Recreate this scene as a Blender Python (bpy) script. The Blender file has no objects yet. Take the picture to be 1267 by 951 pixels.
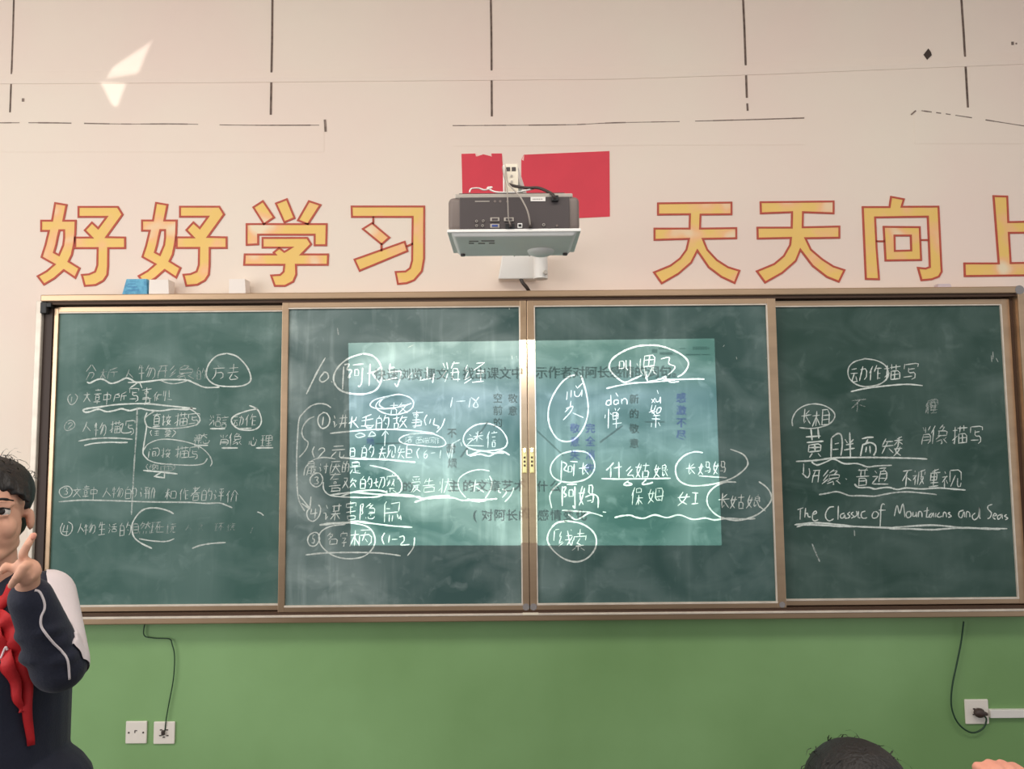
import bpy, bmesh, math, random
from math import radians, sin, cos, pi, atan2, sqrt
from mathutils import Vector, Matrix
random.seed(7)
SC = bpy.context.scene
COL = SC.collection

# ---------------------------------------------------------------- camera
FPX, PITCH, ROLL = 940.0, 4.5, 0.5
CAM = Vector((0.0, -3.15, 1.6))
fw = Vector((0, cos(radians(PITCH)), sin(radians(PITCH))))
rt0 = fw.cross(Vector((0, 0, 1))).normalized()
up0 = rt0.cross(fw)
rt = rt0*cos(radians(ROLL)) - up0*sin(radians(ROLL))
up = rt0*sin(radians(ROLL)) + up0*cos(radians(ROLL))
cd = bpy.data.cameras.new('camera'); cam = bpy.data.objects.new('camera', cd); COL.objects.link(cam)
M = Matrix((rt, up, -fw)).transposed().to_4x4(); M.translation = CAM
cam.matrix_world = M
cd.sensor_fit = 'HORIZONTAL'; cd.sensor_width = 36.0; cd.lens = 36.0*FPX/1267.0
cd.clip_start = 0.01
SC.camera = cam

def P(px, py, y):
    """point of the photograph -> point of the room on the plane at depth y"""
    d = fw*FPX + rt*(px-633.5) - up*(py-475.5)
    return CAM + d*((y-CAM.y)/d.y)

# ---------------------------------------------------------------- light
w = bpy.data.worlds.new('world'); SC.world = w; w.use_nodes = True
w.node_tree.nodes['Background'].inputs[0].default_value = (0.93, 0.96, 1.0, 1)
w.node_tree.nodes['Background'].inputs[1].default_value = 0.64

def area_light(name, loc, target, sx, sy, power, col):
    l = bpy.data.lights.new(name, 'AREA'); l.shape = 'RECTANGLE'; l.size = sx; l.size_y = sy
    l.energy = power; l.color = col
    o = bpy.data.objects.new(name, l); COL.objects.link(o); o.location = loc
    o.rotation_euler = (Vector(target)-Vector(loc)).to_track_quat('-Z', 'Y').to_euler()
    return o
area_light('window_daylight', (-4.3, -3.6, 2.1), (0.0, -0.5, 1.7), 3.0, 1.8, 78, (1.0, 0.97, 0.93))
area_light('added_overhead_light', (-1.3, -2.2, 3.55), (-1.2, -1.5, 0.0), 2.2, 1.0, 46, (1.0, 0.92, 0.84))  # unseen overhead pair, added to bring out shade below the tray
area_light('added_overhead_light', (1.3, -2.2, 3.55), (1.2, -1.5, 0.0), 2.2, 1.0, 46, (1.0, 0.92, 0.84))
# low sun glancing off something small: a soft two-lobed patch high on the wall
def glint(name, loc, polys, power):
    l = bpy.data.lights.new(name, 'POINT'); l.energy = power; l.shadow_soft_size = 0; l.color = (1, .97, .9); l.use_nodes = True
    nt = l.node_tree; em = nt.nodes['Emission']; tc = nt.nodes.new('ShaderNodeTexCoord'); sp = nt.nodes.new('ShaderNodeSeparateXYZ')
    nt.links.new(tc.outputs['Normal'], sp.inputs[0])
    def ma(op, a, b=0.0):
        n = nt.nodes.new('ShaderNodeMath'); n.operation = op
        for i, v in enumerate((a, b)):
            if isinstance(v, (int, float)): n.inputs[i].default_value = v
            else: nt.links.new(v, n.inputs[i])
        return n.outputs[0]
    u = ma('DIVIDE', sp.outputs['X'], sp.outputs['Y']); v = ma('DIVIDE', sp.outputs['Z'], sp.outputs['Y'])
    tot = None
    for pl in polys:
        q = []
        for x, y in pl:
            p = P(x, y, 0); q.append(((p.x-loc[0])/(-loc[1]), (p.z-loc[2])/(-loc[1])))
        cx_ = sum(a for a, b in q)/len(q); cy_ = sum(b for a, b in q)/len(q); acc = None
        for (ax_, ay_), (bx_, by_) in zip(q, q[1:]+q[:1]):
            nx_, ny_ = ay_-by_, bx_-ax_; l_ = math.hypot(nx_, ny_); nx_ /= l_; ny_ /= l_
            if (cx_-ax_)*nx_+(cy_-ay_)*ny_ < 0: nx_, ny_ = -nx_, -ny_
            d = ma('ADD', ma('ADD', ma('MULTIPLY', u, nx_), ma('MULTIPLY', v, ny_)), -(ax_*nx_+ay_*ny_))
            r = nt.nodes.new('ShaderNodeMapRange'); r.interpolation_type = 'SMOOTHSTEP'; nt.links.new(d, r.inputs['Value'])
            r.inputs['From Min'].default_value = -.003; r.inputs['From Max'].default_value = .0075
            acc = r.outputs[0] if acc is None else ma('MULTIPLY', acc, r.outputs[0])
        tot = acc if tot is None else ma('ADD', tot, acc)
    nt.links.new(tot, em.inputs['Strength'])
    o = bpy.data.objects.new(name, l); COL.objects.link(o); o.location = loc
glint('sun_glint', (-1.2, -2.4, 1.9), [[(190, 48), (172, 92), (130, 99), (138, 82)], [(122, 100), (158, 102), (146, 134), (138, 132)]], 170)
SC.view_settings.view_transform = 'Standard'
SC.view_settings.look = 'None'
SC.view_settings.gamma = 1.0
SC.view_settings.exposure = 0.0
SC.view_settings.use_curve_mapping = False

# ---------------------------------------------------------------- materials
def lin(c):
    return tuple(((v/255.0)/12.92 if v/255.0 <= .04045 else ((v/255.0+.055)/1.055)**2.4) for v in c)
def mat(name, col, rough=0.6, metal=0.0, noise=0.0, nscale=12.0, spec=0.5, bump=0.0, bscale=80.0, col2=None, sheen=0.0, stretch=(1, 1, 1)):
    m = bpy.data.materials.new(name); m.use_nodes = True
    nt = m.node_tree; b = nt.nodes['Principled BSDF']
    c = lin(col)+(1,)
    b.inputs['Base Color'].default_value = c
    b.inputs['Roughness'].default_value = rough
    b.inputs['Metallic'].default_value = metal
    b.inputs['Specular IOR Level'].default_value = spec
    if sheen: b.inputs['Sheen Weight'].default_value = sheen
    tc = nt.nodes.new('ShaderNodeTexCoord'); mp = nt.nodes.new('ShaderNodeMapping'); mp.inputs['Scale'].default_value = stretch
    nt.links.new(tc.outputs['Object'], mp.inputs['Vector'])
    if noise or col2:
        n = nt.nodes.new('ShaderNodeTexNoise'); n.inputs['Scale'].default_value = nscale; n.inputs['Detail'].default_value = 5
        nt.links.new(mp.outputs[0], n.inputs['Vector'])
        r = nt.nodes.new('ShaderNodeMapRange'); r.inputs['From Min'].default_value = .35; r.inputs['From Max'].default_value = .65
        nt.links.new(n.outputs['Fac'], r.inputs['Value'])
        mx = nt.nodes.new('ShaderNodeMix'); mx.data_type = 'RGBA'
        c2 = lin(col2)+(1,) if col2 else tuple(v*(1-noise) for v in c[:3])+(1,)
        mx.inputs['A'].default_value = c; mx.inputs['B'].default_value = c2
        nt.links.new(r.outputs[0], mx.inputs['Factor']); nt.links.new(mx.outputs['Result'], b.inputs['Base Color'])
    if bump:
        n = nt.nodes.new('ShaderNodeTexNoise'); n.inputs['Scale'].default_value = bscale; n.inputs['Detail'].default_value = 4
        nt.links.new(mp.outputs[0], n.inputs['Vector'])
        bp = nt.nodes.new('ShaderNodeBump'); bp.inputs['Strength'].default_value = bump; bp.inputs['Distance'].default_value = .004
        nt.links.new(n.outputs['Fac'], bp.inputs['Height']); nt.links.new(bp.outputs[0], b.inputs['Normal'])
    return m

MT = {}
MT['green'] = mat('green_paint', (144, 184, 126), .38, col2=(122, 160, 102), nscale=.9, bump=.15, bscale=30)  # mottled second tone hints at shadows and reflections on the wall
MT['floor'] = mat('terrazzo', (104, 98, 92), .5, noise=.3, nscale=60)
MT['ceil'] = mat('ceiling_paint', (235, 230, 222), .8)
MT['seam'] = mat('seam_grime', (128, 108, 98), .9, noise=.5, nscale=40)
MT['crack'] = mat('crack_grime', (150, 132, 122), .9, noise=.4, nscale=40)
MT['plaster'] = mat('plaster_patch', (236, 217, 203), .8, noise=.05, nscale=6, bump=.2, bscale=20)
MT['alu'] = mat('champagne_aluminium', (198, 168, 138), .30, metal=.85, noise=.12, nscale=3, stretch=(1, 1, 6))
MT['alu_light'] = mat('bright_bead', (232, 220, 205), .4, metal=.2, noise=.15, nscale=20)
MT['alu_dark'] = mat('brown_channel', (78, 56, 42), .6, metal=.2)
MT['black'] = mat('black_plastic', (28, 28, 30), .5)
MT['grey_plastic'] = mat('grey_corner_plastic', (140, 135, 135), .5)
MT['brass'] = mat('pale_brass', (226, 205, 150), .35, metal=.5)
MT['white'] = mat('white_plastic', (236, 232, 226), .45)
MT['white_soft'] = mat('off_white_plastic', (246, 244, 240), .5, noise=.04, nscale=10)
MT['dark_grey'] = mat('dark_grey_plastic', (74, 66, 66), .5, bump=.1, bscale=300)
MT['mid_grey'] = mat('mid_grey_plastic', (120, 108, 102), .5)
MT['silver'] = mat('silver_edge', (190, 182, 172), .35, metal=.5)
MT['cream_plastic'] = mat('cream_plastic', (236, 226, 206), .5)
MT['plate'] = mat('socket_white', (240, 232, 222), .4)
MT['green_cable'] = mat('dark_green_cable', (30, 62, 40), .5)
MT['grey_cable'] = mat('grey_cable', (170, 160, 150), .5)
MT['dark_cable'] = mat('dark_cable', (60, 50, 46), .5)
MT['red_flag'] = mat('red_paper', (222, 66, 82), .7, noise=.06, nscale=8)
MT['torn'] = mat('torn_paper', (245, 205, 195), .8)
MT['blue_box'] = mat('blue_card', (110, 185, 215), .6, col2=(80, 150, 190), nscale=60)
MT['white_box'] = mat('white_card', (244, 234, 226), .7)
MT['lilac_box'] = mat('lilac_card', (214, 196, 200), .7)
MT['red_line'] = mat('sticker_red', (190, 82, 62), .6, noise=.1, nscale=30)
MT['orange'] = mat('port_orange', (225, 110, 50), .5)
MT['blue'] = mat('port_blue', (60, 80, 150), .5)

# wall: cream plaster, blotchy in the photograph
def wall_mat():
    m = mat('cream_plaster', (240, 227, 212), .75, col2=(240, 220, 208), nscale=1.1, bump=.12, bscale=25)
    return m
MT['cream'] = wall_mat()

def sticker_mat():
    m = bpy.data.materials.new('sticker_yellow'); m.use_nodes = True
    nt = m.node_tree; b = nt.nodes['Principled BSDF']; b.inputs['Roughness'].default_value = .5
    tc = nt.nodes.new('ShaderNodeTexCoord')
    n = nt.nodes.new('ShaderNodeTexNoise'); n.inputs['Scale'].default_value = 7.0; n.inputs['Detail'].default_value = 1.5
    nt.links.new(tc.outputs['Object'], n.inputs['Vector'])
    r = nt.nodes.new('ShaderNodeValToRGB'); e = r.color_ramp.elements
    e[0].position = .0; e[0].color = lin((238, 194, 102))+(1,)
    e[1].position = .72; e[1].color = lin((240, 222, 190))+(1,)
    k = r.color_ramp.elements.new(.50); k.color = lin((240, 200, 112))+(1,)
    k = r.color_ramp.elements.new(.60); k.color = lin((245, 190, 135))+(1,)
    nt.links.new(n.outputs['Fac'], r.inputs[0]); nt.links.new(r.outputs[0], b.inputs['Base Color'])
    return m
MT['yellow'] = sticker_mat()

def board_mat(name, base, dust, amt, streak=1.0, seed=0.0):
    """green writing surface with wiped chalk dust; dust is real, broad smears plus fine vertical streaks"""
    m = bpy.data.materials.new(name); m.use_nodes = True
    nt = m.node_tree; b = nt.nodes['Principled BSDF']; L = nt.links
    b.inputs['Roughness'].default_value = .55; b.inputs['Specular IOR Level'].default_value = .25
    tc = nt.nodes.new('ShaderNodeTexCoord')
    def nz(scale, st, det, lo, hi, off, dist=0.0):
        mp = nt.nodes.new('ShaderNodeMapping'); mp.inputs['Scale'].default_value = st; mp.inputs['Location'].default_value = (off+seed, 0, off)
        n = nt.nodes.new('ShaderNodeTexNoise'); n.inputs['Scale'].default_value = scale; n.inputs['Detail'].default_value = det
        n.inputs['Distortion'].default_value = dist
        r = nt.nodes.new('ShaderNodeMapRange'); r.inputs['From Min'].default_value = lo; r.inputs['From Max'].default_value = hi
        L.new(tc.outputs['Object'], mp.inputs[0]); L.new(mp.outputs[0], n.inputs['Vector']); L.new(n.outputs['Fac'], r.inputs['Value'])
        return r.outputs[0]
    def ma(op, a, c):
        n = nt.nodes.new('ShaderNodeMath'); n.operation = op
        for i, v in enumerate((a, c)):
            if isinstance(v, (int, float)): n.inputs[i].default_value = v
            else: L.new(v, n.inputs[i])
        return n.outputs[0]
    big = nz(2.3, (1, 1, 1), 3, .38, .70, 3.1, .6)
    arc = nz(3.6, (1, 1, 2.0), 6, .46, .74, 8.4, .7)
    ver = nz(26.0, (1, 1, .10), 4, .52, .80, 1.7)
    spots = nz(14.0, (1, 1, 1), 4, .58, .78, 5.5, .8)
    v2 = ma('MULTIPLY', ver, big)
    s = ma('ADD', ma('MULTIPLY', big, .5), ma('MULTIPLY', arc, .35))
    s = ma('ADD', s, ma('MULTIPLY', v2, .45*streak))
    s = ma('ADD', s, ma('MULTIPLY', spots, .30))
    s = ma('MULTIPLY', s, amt)
    mx = nt.nodes.new('ShaderNodeMix'); mx.data_type = 'RGBA'
    mx.inputs['A'].default_value = lin(base)+(1,); mx.inputs['B'].default_value = lin(dust)+(1,)
    L.new(s, mx.inputs['Factor']); L.new(mx.outputs['Result'], b.inputs['Base Color'])
    return m
MT['board1'] = board_mat('greenboard_dusty', (66, 100, 93), (160, 184, 180), .52, .8, 0)
MT['board2'] = board_mat('greenboard_smeared', (62, 90, 88), (174, 190, 188), .85, 1.3, 11)
MT['board3'] = board_mat('greenboard_wiped', (55, 85, 81), (155, 176, 174), .65, 1.0, 23)
MT['board4'] = board_mat('greenboard_clean', (46, 74, 66), (140, 160, 156), .45, .5, 37)

def chalk_mat(name, dens, col=(226, 234, 228)):
    m = bpy.data.materials.new(name); m.use_nodes = True
    nt = m.node_tree; b = nt.nodes['Principled BSDF']; L = nt.links
    b.inputs['Base Color'].default_value = lin(col)+(1,); b.inputs['Roughness'].default_value = .95
    b.inputs['Specular IOR Level'].default_value = .1
    tc = nt.nodes.new('ShaderNodeTexCoord')
    n = nt.nodes.new('ShaderNodeTexNoise'); n.inputs['Scale'].default_value = 140; n.inputs['Detail'].default_value = 2
    n2 = nt.nodes.new('ShaderNodeTexNoise'); n2.inputs['Scale'].default_value = 14; n2.inputs['Detail'].default_value = 2
    L.new(tc.outputs['Object'], n.inputs['Vector']); L.new(tc.outputs['Object'], n2.inputs['Vector'])
    a = nt.nodes.new('ShaderNodeMath'); a.operation = 'ADD'; L.new(n.outputs['Fac'], a.inputs[0]); L.new(n2.outputs['Fac'], a.inputs[1])
    r = nt.nodes.new('ShaderNodeMapRange'); r.inputs['From Min'].default_value = .65; r.inputs['From Max'].default_value = 1.25
    r.inputs['To Min'].default_value = max(0, dens-.22); r.inputs['To Max'].default_value = min(1, dens+.22)
    L.new(a.outputs[0], r.inputs['Value']); L.new(r.outputs[0], b.inputs['Alpha'])
    return m
CH = {'s': chalk_mat('chalk_heavy', .80), 'm': chalk_mat('chalk_line', .66), 'f': chalk_mat('chalk_faint', .42), 'g': chalk_mat('chalk_ghost', .20)}

# ---------------------------------------------------------------- builders
def link(name, me, m=None, parent=None, smooth=False):
    o = bpy.data.objects.new(name, me); COL.objects.link(o)
    if m is not None:
        for q in (m if isinstance(m, (list, tuple)) else [m]):
            me.materials.append(MT[q] if isinstance(q, str) else q)
    if parent is not None:
        o.parent = parent
        o.matrix_parent_inverse = Matrix.Translation(-(parent.location + (parent.parent.location if parent.parent else Vector((0, 0, 0))))) if parent.type == 'EMPTY' or parent.location.length else Matrix()
    if smooth:
        for p in me.polygons: p.use_smooth = True
    return o
def thing(name, label, cat, loc=(0, 0, 0), group=None):
    o = bpy.data.objects.new(name, None); COL.objects.link(o); o.location = loc; o.empty_display_size = .05
    return tag(o, label, cat, group)
def tag(o, label, cat=None, group=None):
    o['label'] = label
    if cat: o['category'] = cat
    if group: o['group'] = group
    return o
def struct(o):
    o['kind'] = 'structure'; return o
class MB:
    """collects shapes into one mesh, all in room coordinates"""
    def __init__(s): s.bm = bmesh.new()
    def _add(s, tmp, mi=0):
        me = bpy.data.meshes.new('t'); tmp.to_mesh(me); tmp.free()
        for p in me.polygons: p.material_index = mi
        n0 = len(s.bm.faces); s.bm.from_mesh(me); bpy.data.meshes.remove(me)
        s.bm.faces.ensure_lookup_table()
        for f in s.bm.faces[n0:]: f.material_index = mi
    def box(s, a, b, bev=0.0, mi=0, seg=2):
        t = bmesh.new(); bmesh.ops.create_cube(t, size=1)
        a, b = Vector(a), Vector(b); c = (a+b)/2; d = b-a
        for v in t.verts: v.co = Vector((v.co.x*d.x, v.co.y*d.y, v.co.z*d.z))+c
        if bev: bmesh.ops.bevel(t, geom=list(t.edges)+list(t.verts), offset=bev, segments=seg, affect='EDGES', profile=.5)
        bmesh.ops.recalc_face_normals(t, faces=t.faces); s._add(t, mi); return s
    def hull8(s, pts, bev=0.0, mi=0, seg=2):
        """box from 8 corners: bottom loop of 4 then top loop of 4"""
        t = bmesh.new(); v = [t.verts.new(p) for p in pts]
        for f in ((0, 1, 2, 3), (7, 6, 5, 4), (0, 4, 5, 1), (1, 5, 6, 2), (2, 6, 7, 3), (3, 7, 4, 0)): t.faces.new([v[i] for i in f])
        bmesh.ops.recalc_face_normals(t, faces=t.faces)
        if bev: bmesh.ops.bevel(t, geom=list(t.edges)+list(t.verts), offset=bev, segments=seg, affect='EDGES', profile=.5)
        s._add(t, mi); return s
    def cyl(s, a, b, r, r2=None, n=16, mi=0):
        a, b = Vector(a), Vector(b); d = b-a
        t = bmesh.new(); bmesh.ops.create_cone(t, cap_ends=True, segments=n, radius1=r, radius2=r if r2 is None else r2, depth=d.length)
        bmesh.ops.transform(t, matrix=Matrix.Translation((a+b)/2) @ d.to_track_quat('Z', 'Y').to_matrix().to_4x4(), verts=t.verts)
        s._add(t, mi); return s
    def ball(s, c, r, sc=(1, 1, 1), rot=None, mi=0, n=16):
        t = bmesh.new(); bmesh.ops.create_uvsphere(t, u_segments=n, v_segments=max(6, n//2), radius=r)
        m = Matrix.Translation(Vector(c)) @ (rot.to_4x4() if rot else Matrix()) @ Matrix.Diagonal((*sc, 1))
        bmesh.ops.transform(t, matrix=m, verts=t.verts); s._add(t, mi); return s
    def prism(s, pts, y0, y1, mi=0):
        """polygon in x,z extruded from y0 to y1"""
        t = bmesh.new(); v = [t.verts.new((x, y0, z)) for x, z in pts]
        f = t.faces.new(v); r = bmesh.ops.extrude_face_region(t, geom=[f])
        for g in r['geom']:
            if isinstance(g, bmesh.types.BMVert): g.co.y = y1
        bmesh.ops.recalc_face_normals(t, faces=t.faces); s._add(t, mi); return s
    def tube(s, pts, r, n=8, mi=0):
        pts = [Vector(p) for p in smooth_pts([tuple(p) for p in pts], 5)]
        t = bmesh.new(); rings = []
        upv = Vector((0.13, 1, 0.21)).normalized()
        for i, p in enumerate(pts):
            d = (pts[min(i+1, len(pts)-1)]-pts[max(i-1, 0)]).normalized()
            u = d.cross(upv).normalized(); v = d.cross(u)
            rr = r[min(len(r)-1, int(i*len(r)/len(pts)))] if isinstance(r, (list, tuple)) else r
            rings.append([t.verts.new(p+(u*cos(2*pi*k/n)+v*sin(2*pi*k/n))*rr) for k in range(n)])
        for a, b in zip(rings, rings[1:]):
            for k in range(n): t.faces.new((a[k], a[(k+1) % n], b[(k+1) % n], b[k]))
        t.faces.new(rings[0]); t.faces.new(rings[-1][::-1])
        bmesh.ops.recalc_face_normals(t, faces=t.faces); s._add(t, mi); return s
    def build(s, name, m, parent=None, smooth=False):
        me = bpy.data.meshes.new(name); s.bm.to_mesh(me); s.bm.free()
        return link(name, me, m, parent, smooth)
def smooth_pts(p, k=4):
    """Catmull-Rom through the points (any dimension)"""
    if len(p) < 3: return list(p)
    out = []
    q = [p[0]]+list(p)+[p[-1]]
    if p[0] == p[-1]: q = [p[-2]]+list(p)+[p[1]]
    for i in range(1, len(q)-2):
        a, b, c, d = q[i-1], q[i], q[i+1], q[i+2]
        for j in range(k):
            t = j/k
            out.append(tuple(.5*((2*b[n])+(-a[n]+c[n])*t+(2*a[n]-5*b[n]+4*c[n]-d[n])*t*t+(-a[n]+3*b[n]-3*c[n]+d[n])*t**3) for n in range(len(b))))
    out.append(p[-1]); return out

def ribbon(verts, faces, pts, wd, y, closed=False, jit=0.0):
    """flat band through 2-D wall points (x, z)"""
    n = len(pts); base = len(verts)
    if n < 2: return
    for i, (x, z) in enumerate(pts):
        if closed: a, b = pts[(i-1) % n], pts[(i+1) % n]
        else: a, b = pts[max(i-1, 0)], pts[min(i+1, n-1)]
        dx, dz = b[0]-a[0], b[1]-a[1]; l = math.hypot(dx, dz) or 1e-9
        nx, nz = -dz/l, dx/l
        h = wd/2*(1+random.uniform(-jit, jit))
        if jit and (i == 0 or i == n-1): h *= .55
        if closed:
            # mitre
            d1 = (x-a[0], z-a[1]); d2 = (b[0]-x, b[1]-z)
            l1 = math.hypot(*d1) or 1e-9; l2 = math.hypot(*d2) or 1e-9
            n1 = (-d1[1]/l1, d1[0]/l1); n2 = (-d2[1]/l2, d2[0]/l2)
            s = (n1[0]+n2[0], n1[1]+n2[1]); ls = math.hypot(*s) or 1e-9
            nx, nz = s[0]/ls, s[1]/ls
            h = h/max(.35, nx*n1[0]+nz*n1[1])
        verts.append((x+nx*h, y, z+nz*h)); verts.append((x-nx*h, y, z-nz*h))
    m = n if closed else n-1
    for i in range(m):
        a = base+2*i; b = base+2*((i+1) % n)
        faces.append((a, a+1, b+1, b))

# ---------------------------------------------------------------- setting
m_ = MB().box((-4.4, 0, .9), (4.6, .2, 3.6)); struct(m_.build('wall_front', 'cream'))
m_ = MB().box((-4.4, 0, 0), (4.6, .2, .9)); struct(tag(m_.build('wall_front_lower', 'green'), 'green gloss painted lower band of the front wall'))
m_ = MB().box((-4.4, -6.5, -.1), (4.6, .2, 0)); struct(m_.build('floor', 'floor'))
m_ = MB().box((-4.4, -6.5, 3.6), (4.6, .2, 3.7)); struct(m_.build('ceiling', 'ceil'))

nt_ = [0]
def trim(mb, m, label=None):
    nt_[0] += 1
    o = struct(mb.build('trim_%d' % nt_[0], m))
    if label: o['label'] = label
    return o
def quad_on_wall(a, b, wpx, y0, y1, mb=None):
    """bar along a line a-b given on the photograph, wpx wide, between depths y0..y1"""
    mb = mb or MB()
    p, q = P(*a, 0), P(*b, 0); d = (q-p); d.y = 0; d.normalize(); n = Vector((-d.z, 0, d.x))*(wpx/2*.0034)
    mb.prism([((p+n).x, (p+n).z), ((q+n).x, (q+n).z), ((q-n).x, (q-n).z), ((p-n).x, (p-n).z)], y0, y1); return mb
def seam(pts, wpx, m, label):
    mb = MB()
    for a, b in zip(pts, pts[1:]): quad_on_wall(a, b, wpx, 0.0, -.0015, mb)
    return trim(mb, m, label)
for a, b, wd in (((18.5, -50), (12.5, 139), 1.9), ((337.5, -50), (335, 142), 2.6), ((606.5, -50), (608.5, 144), 2.5), ((917, -50), (924, 121), 2.6), ((1186, -50), (1197.5, 133), 2.6)):
    seam([a, ((a[0]+b[0])/2+.5, (a[1]+b[1])/2), b], wd, 'seam', 'thin dark vertical seam in the cream wall')
seam([(924.5, 128), (925, 137)], 2.4, 'seam', 'short dark dash below a vertical wall seam')
# shallow plaster step running across the upper wall
mb = MB()
vs, fs = [], []
for x_, y_ in ((-60, 104), (150, 103), (300, 102), (520, 100), (760, 98), (950, 92), (1150, 84), (1300, 78)):
    p = P(x_, y_, 0); i = len(vs)
    vs += [(p.x, 0, p.z-.002), (p.x, -.0035, p.z), (p.x, -.0045, p.z+.018), (p.x, 0, p.z+.055)]
    if i: fs += [(i-4+j, i+j, i+j+1, i-3+j) for j in range(3)]
mb.bm.free(); mb = MB(); me = bpy.data.meshes.new('r'); me.from_pydata(vs, [], fs); mb.bm.from_mesh(me)
trim(mb, 'cream', 'shallow plaster ridge across the upper wall')
# three shallow plastered pads with cracked upper edges
for (x0, y0, x1, y1) in ((-60, 153, 401, 188), (560, 154, 996, 181), (1131, 141, 1320, 178)):
    p, q, r, s_ = P(x0, y0, 0), P(x1, y0-(6 if x0 == 560 else 0), 0), P(x1, y1-(2 if x0 == 560 else 0), 0), P(x0, y1, 0)
    mb = MB().prism([(p.x, p.z), (q.x, q.z), (r.x, r.z), (s_.x, s_.z)], 0, -.0012)
    trim(mb, 'cream', 'shallow plaster pad on the upper wall')
random.seed(3)
def crack(pts, wd=1.1, gaps=.25, m='crack', label='broken hairline crack along a plaster pad'):
    mb = MB(); q = smooth_pts(pts, 6)
    for a, b in zip(q, q[1:]):
        if random.random() > gaps: quad_on_wall(a, b, wd*random.uniform(.6, 1.3), -.0010, -.0020, mb)
    return trim(mb, m, label)
crack([(0, 152), (60, 152), (150, 153.5), (220, 153.5), (300, 155), (395, 155)], 1.2, .22)
crack([(402, 148), (403, 163)], 2.2, 0, label='short crack at the end of a plaster pad')
crack([(560, 155.5), (700, 154.5), (760, 152), (860, 150), (995, 146)], 1.2, .08)
crack([(1127, 142), (1133, 137)], 2.0, 0, label='short crack at the start of a slanting crack')
crack([(1140, 137), (1170, 141), (1210, 147), (1267, 156)], 1.2, .1, label='slanting hairline crack on the upper right wall')
p = P(1147.5, 67, 0)
mb = MB().prism([(p.x-.017, p.z-.002), (p.x-.004, p.z-.027), (p.x+.017, p.z-.006), (p.x+.014, p.z+.008), (p.x+.004, p.z+.024)], 0, -.003)
o = mb.build('wall_stain', mat('dark_chip', (70, 58, 52), .9)); tag(o, 'small dark brown diamond shaped chip on the upper right wall', 'stain')
for (x, y, label) in ((29, 124, 'tiny dark speck on the upper left wall near the first seam'), (1253, 54, 'tiny pair of dark specks near the upper right corner of the wall')):
    p = P(x, y, 0); mb = MB().box((p.x-.006, -.002, p.z-.006), (p.x+.004, 0, p.z+.008))
    if x > 900: mb.box((p.x+.012, -.002, p.z-.003), (p.x+.018, 0, p.z+.003))
    tag(mb.build('wall_speck', 'crack'), label, 'speck')
# ---------------------------------------------------------------- chalkboard frame and four sliding boards
FR = -.085
fr = thing('chalkboard_frame', 'long champagne aluminium frame holding four green chalkboards on the wall', 'chalkboard frame', (.071, 0, .9))
mb = MB().box((-1.924, FR, 2.198), (2.092, 0, 2.226), .004); mb.build('top_rail', 'alu', fr)
mb = MB().box((-1.92, -.074, 2.187), (2.085, -.05, 2.1985)); mb.build('top_channel', 'alu_dark', fr)
mb = MB().box((-1.930, FR, .903), (2.092, -.01, .928), .004); mb.build('bottom_rail', 'alu', fr)
mb = MB().box((-1.926, FR-.004, .926), (2.09, FR+.016, .934), .0015); mb.build('tray_highlight', 'alu_light', fr)  # highlight along the tray's top edge, put into a pale strip
mb = MB().box((-1.92, -.078, .930), (2.085, -.05, .943)); mb.build('bottom_channel', 'alu_dark', fr)
mb = MB().box((-1.950, -.070, .905), (-1.925, -.001, 2.205), .003); tag(mb.build('side_post', 'alu_light', fr), 'outer left post, its lit look put into a pale colour')  # paler metal than the right post, coloured to look lit
mb = MB().box((-1.925, -.055, .93), (-1.889, -.001, 2.198)); mb.build('side_channel', mat('dark_side_channel', (62, 48, 42), .55, metal=.2), fr)
mb = MB().box((2.068, FR, .91), (2.096, -.001, 2.21), .004); mb.build('side_post', 'alu', fr)
mb = MB().box((2.056, -.05, .93), (2.069, -.001, 2.198)); mb.build('side_channel', 'alu_dark', fr)
mb = MB().box((-1.926, -.081, 2.150), (-1.900, -.056, 2.197), .003); mb.box((-1.905, -.080, 2.176), (-1.882, -.056, 2.194), .002); tag(mb.build('corner_block', 'black', fr), 'black plastic corner block')
mb = MB().cyl((2.077, FR-.001, 2.211), (2.077, -.02, 2.211), .0185, n=20); mb.build('corner_cap', 'grey_plastic', fr)
mb = MB().box((-1.9, -.02, .93), (2.07, -.001, 2.2)); mb.build('backing', 'alu_dark', fr)

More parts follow.
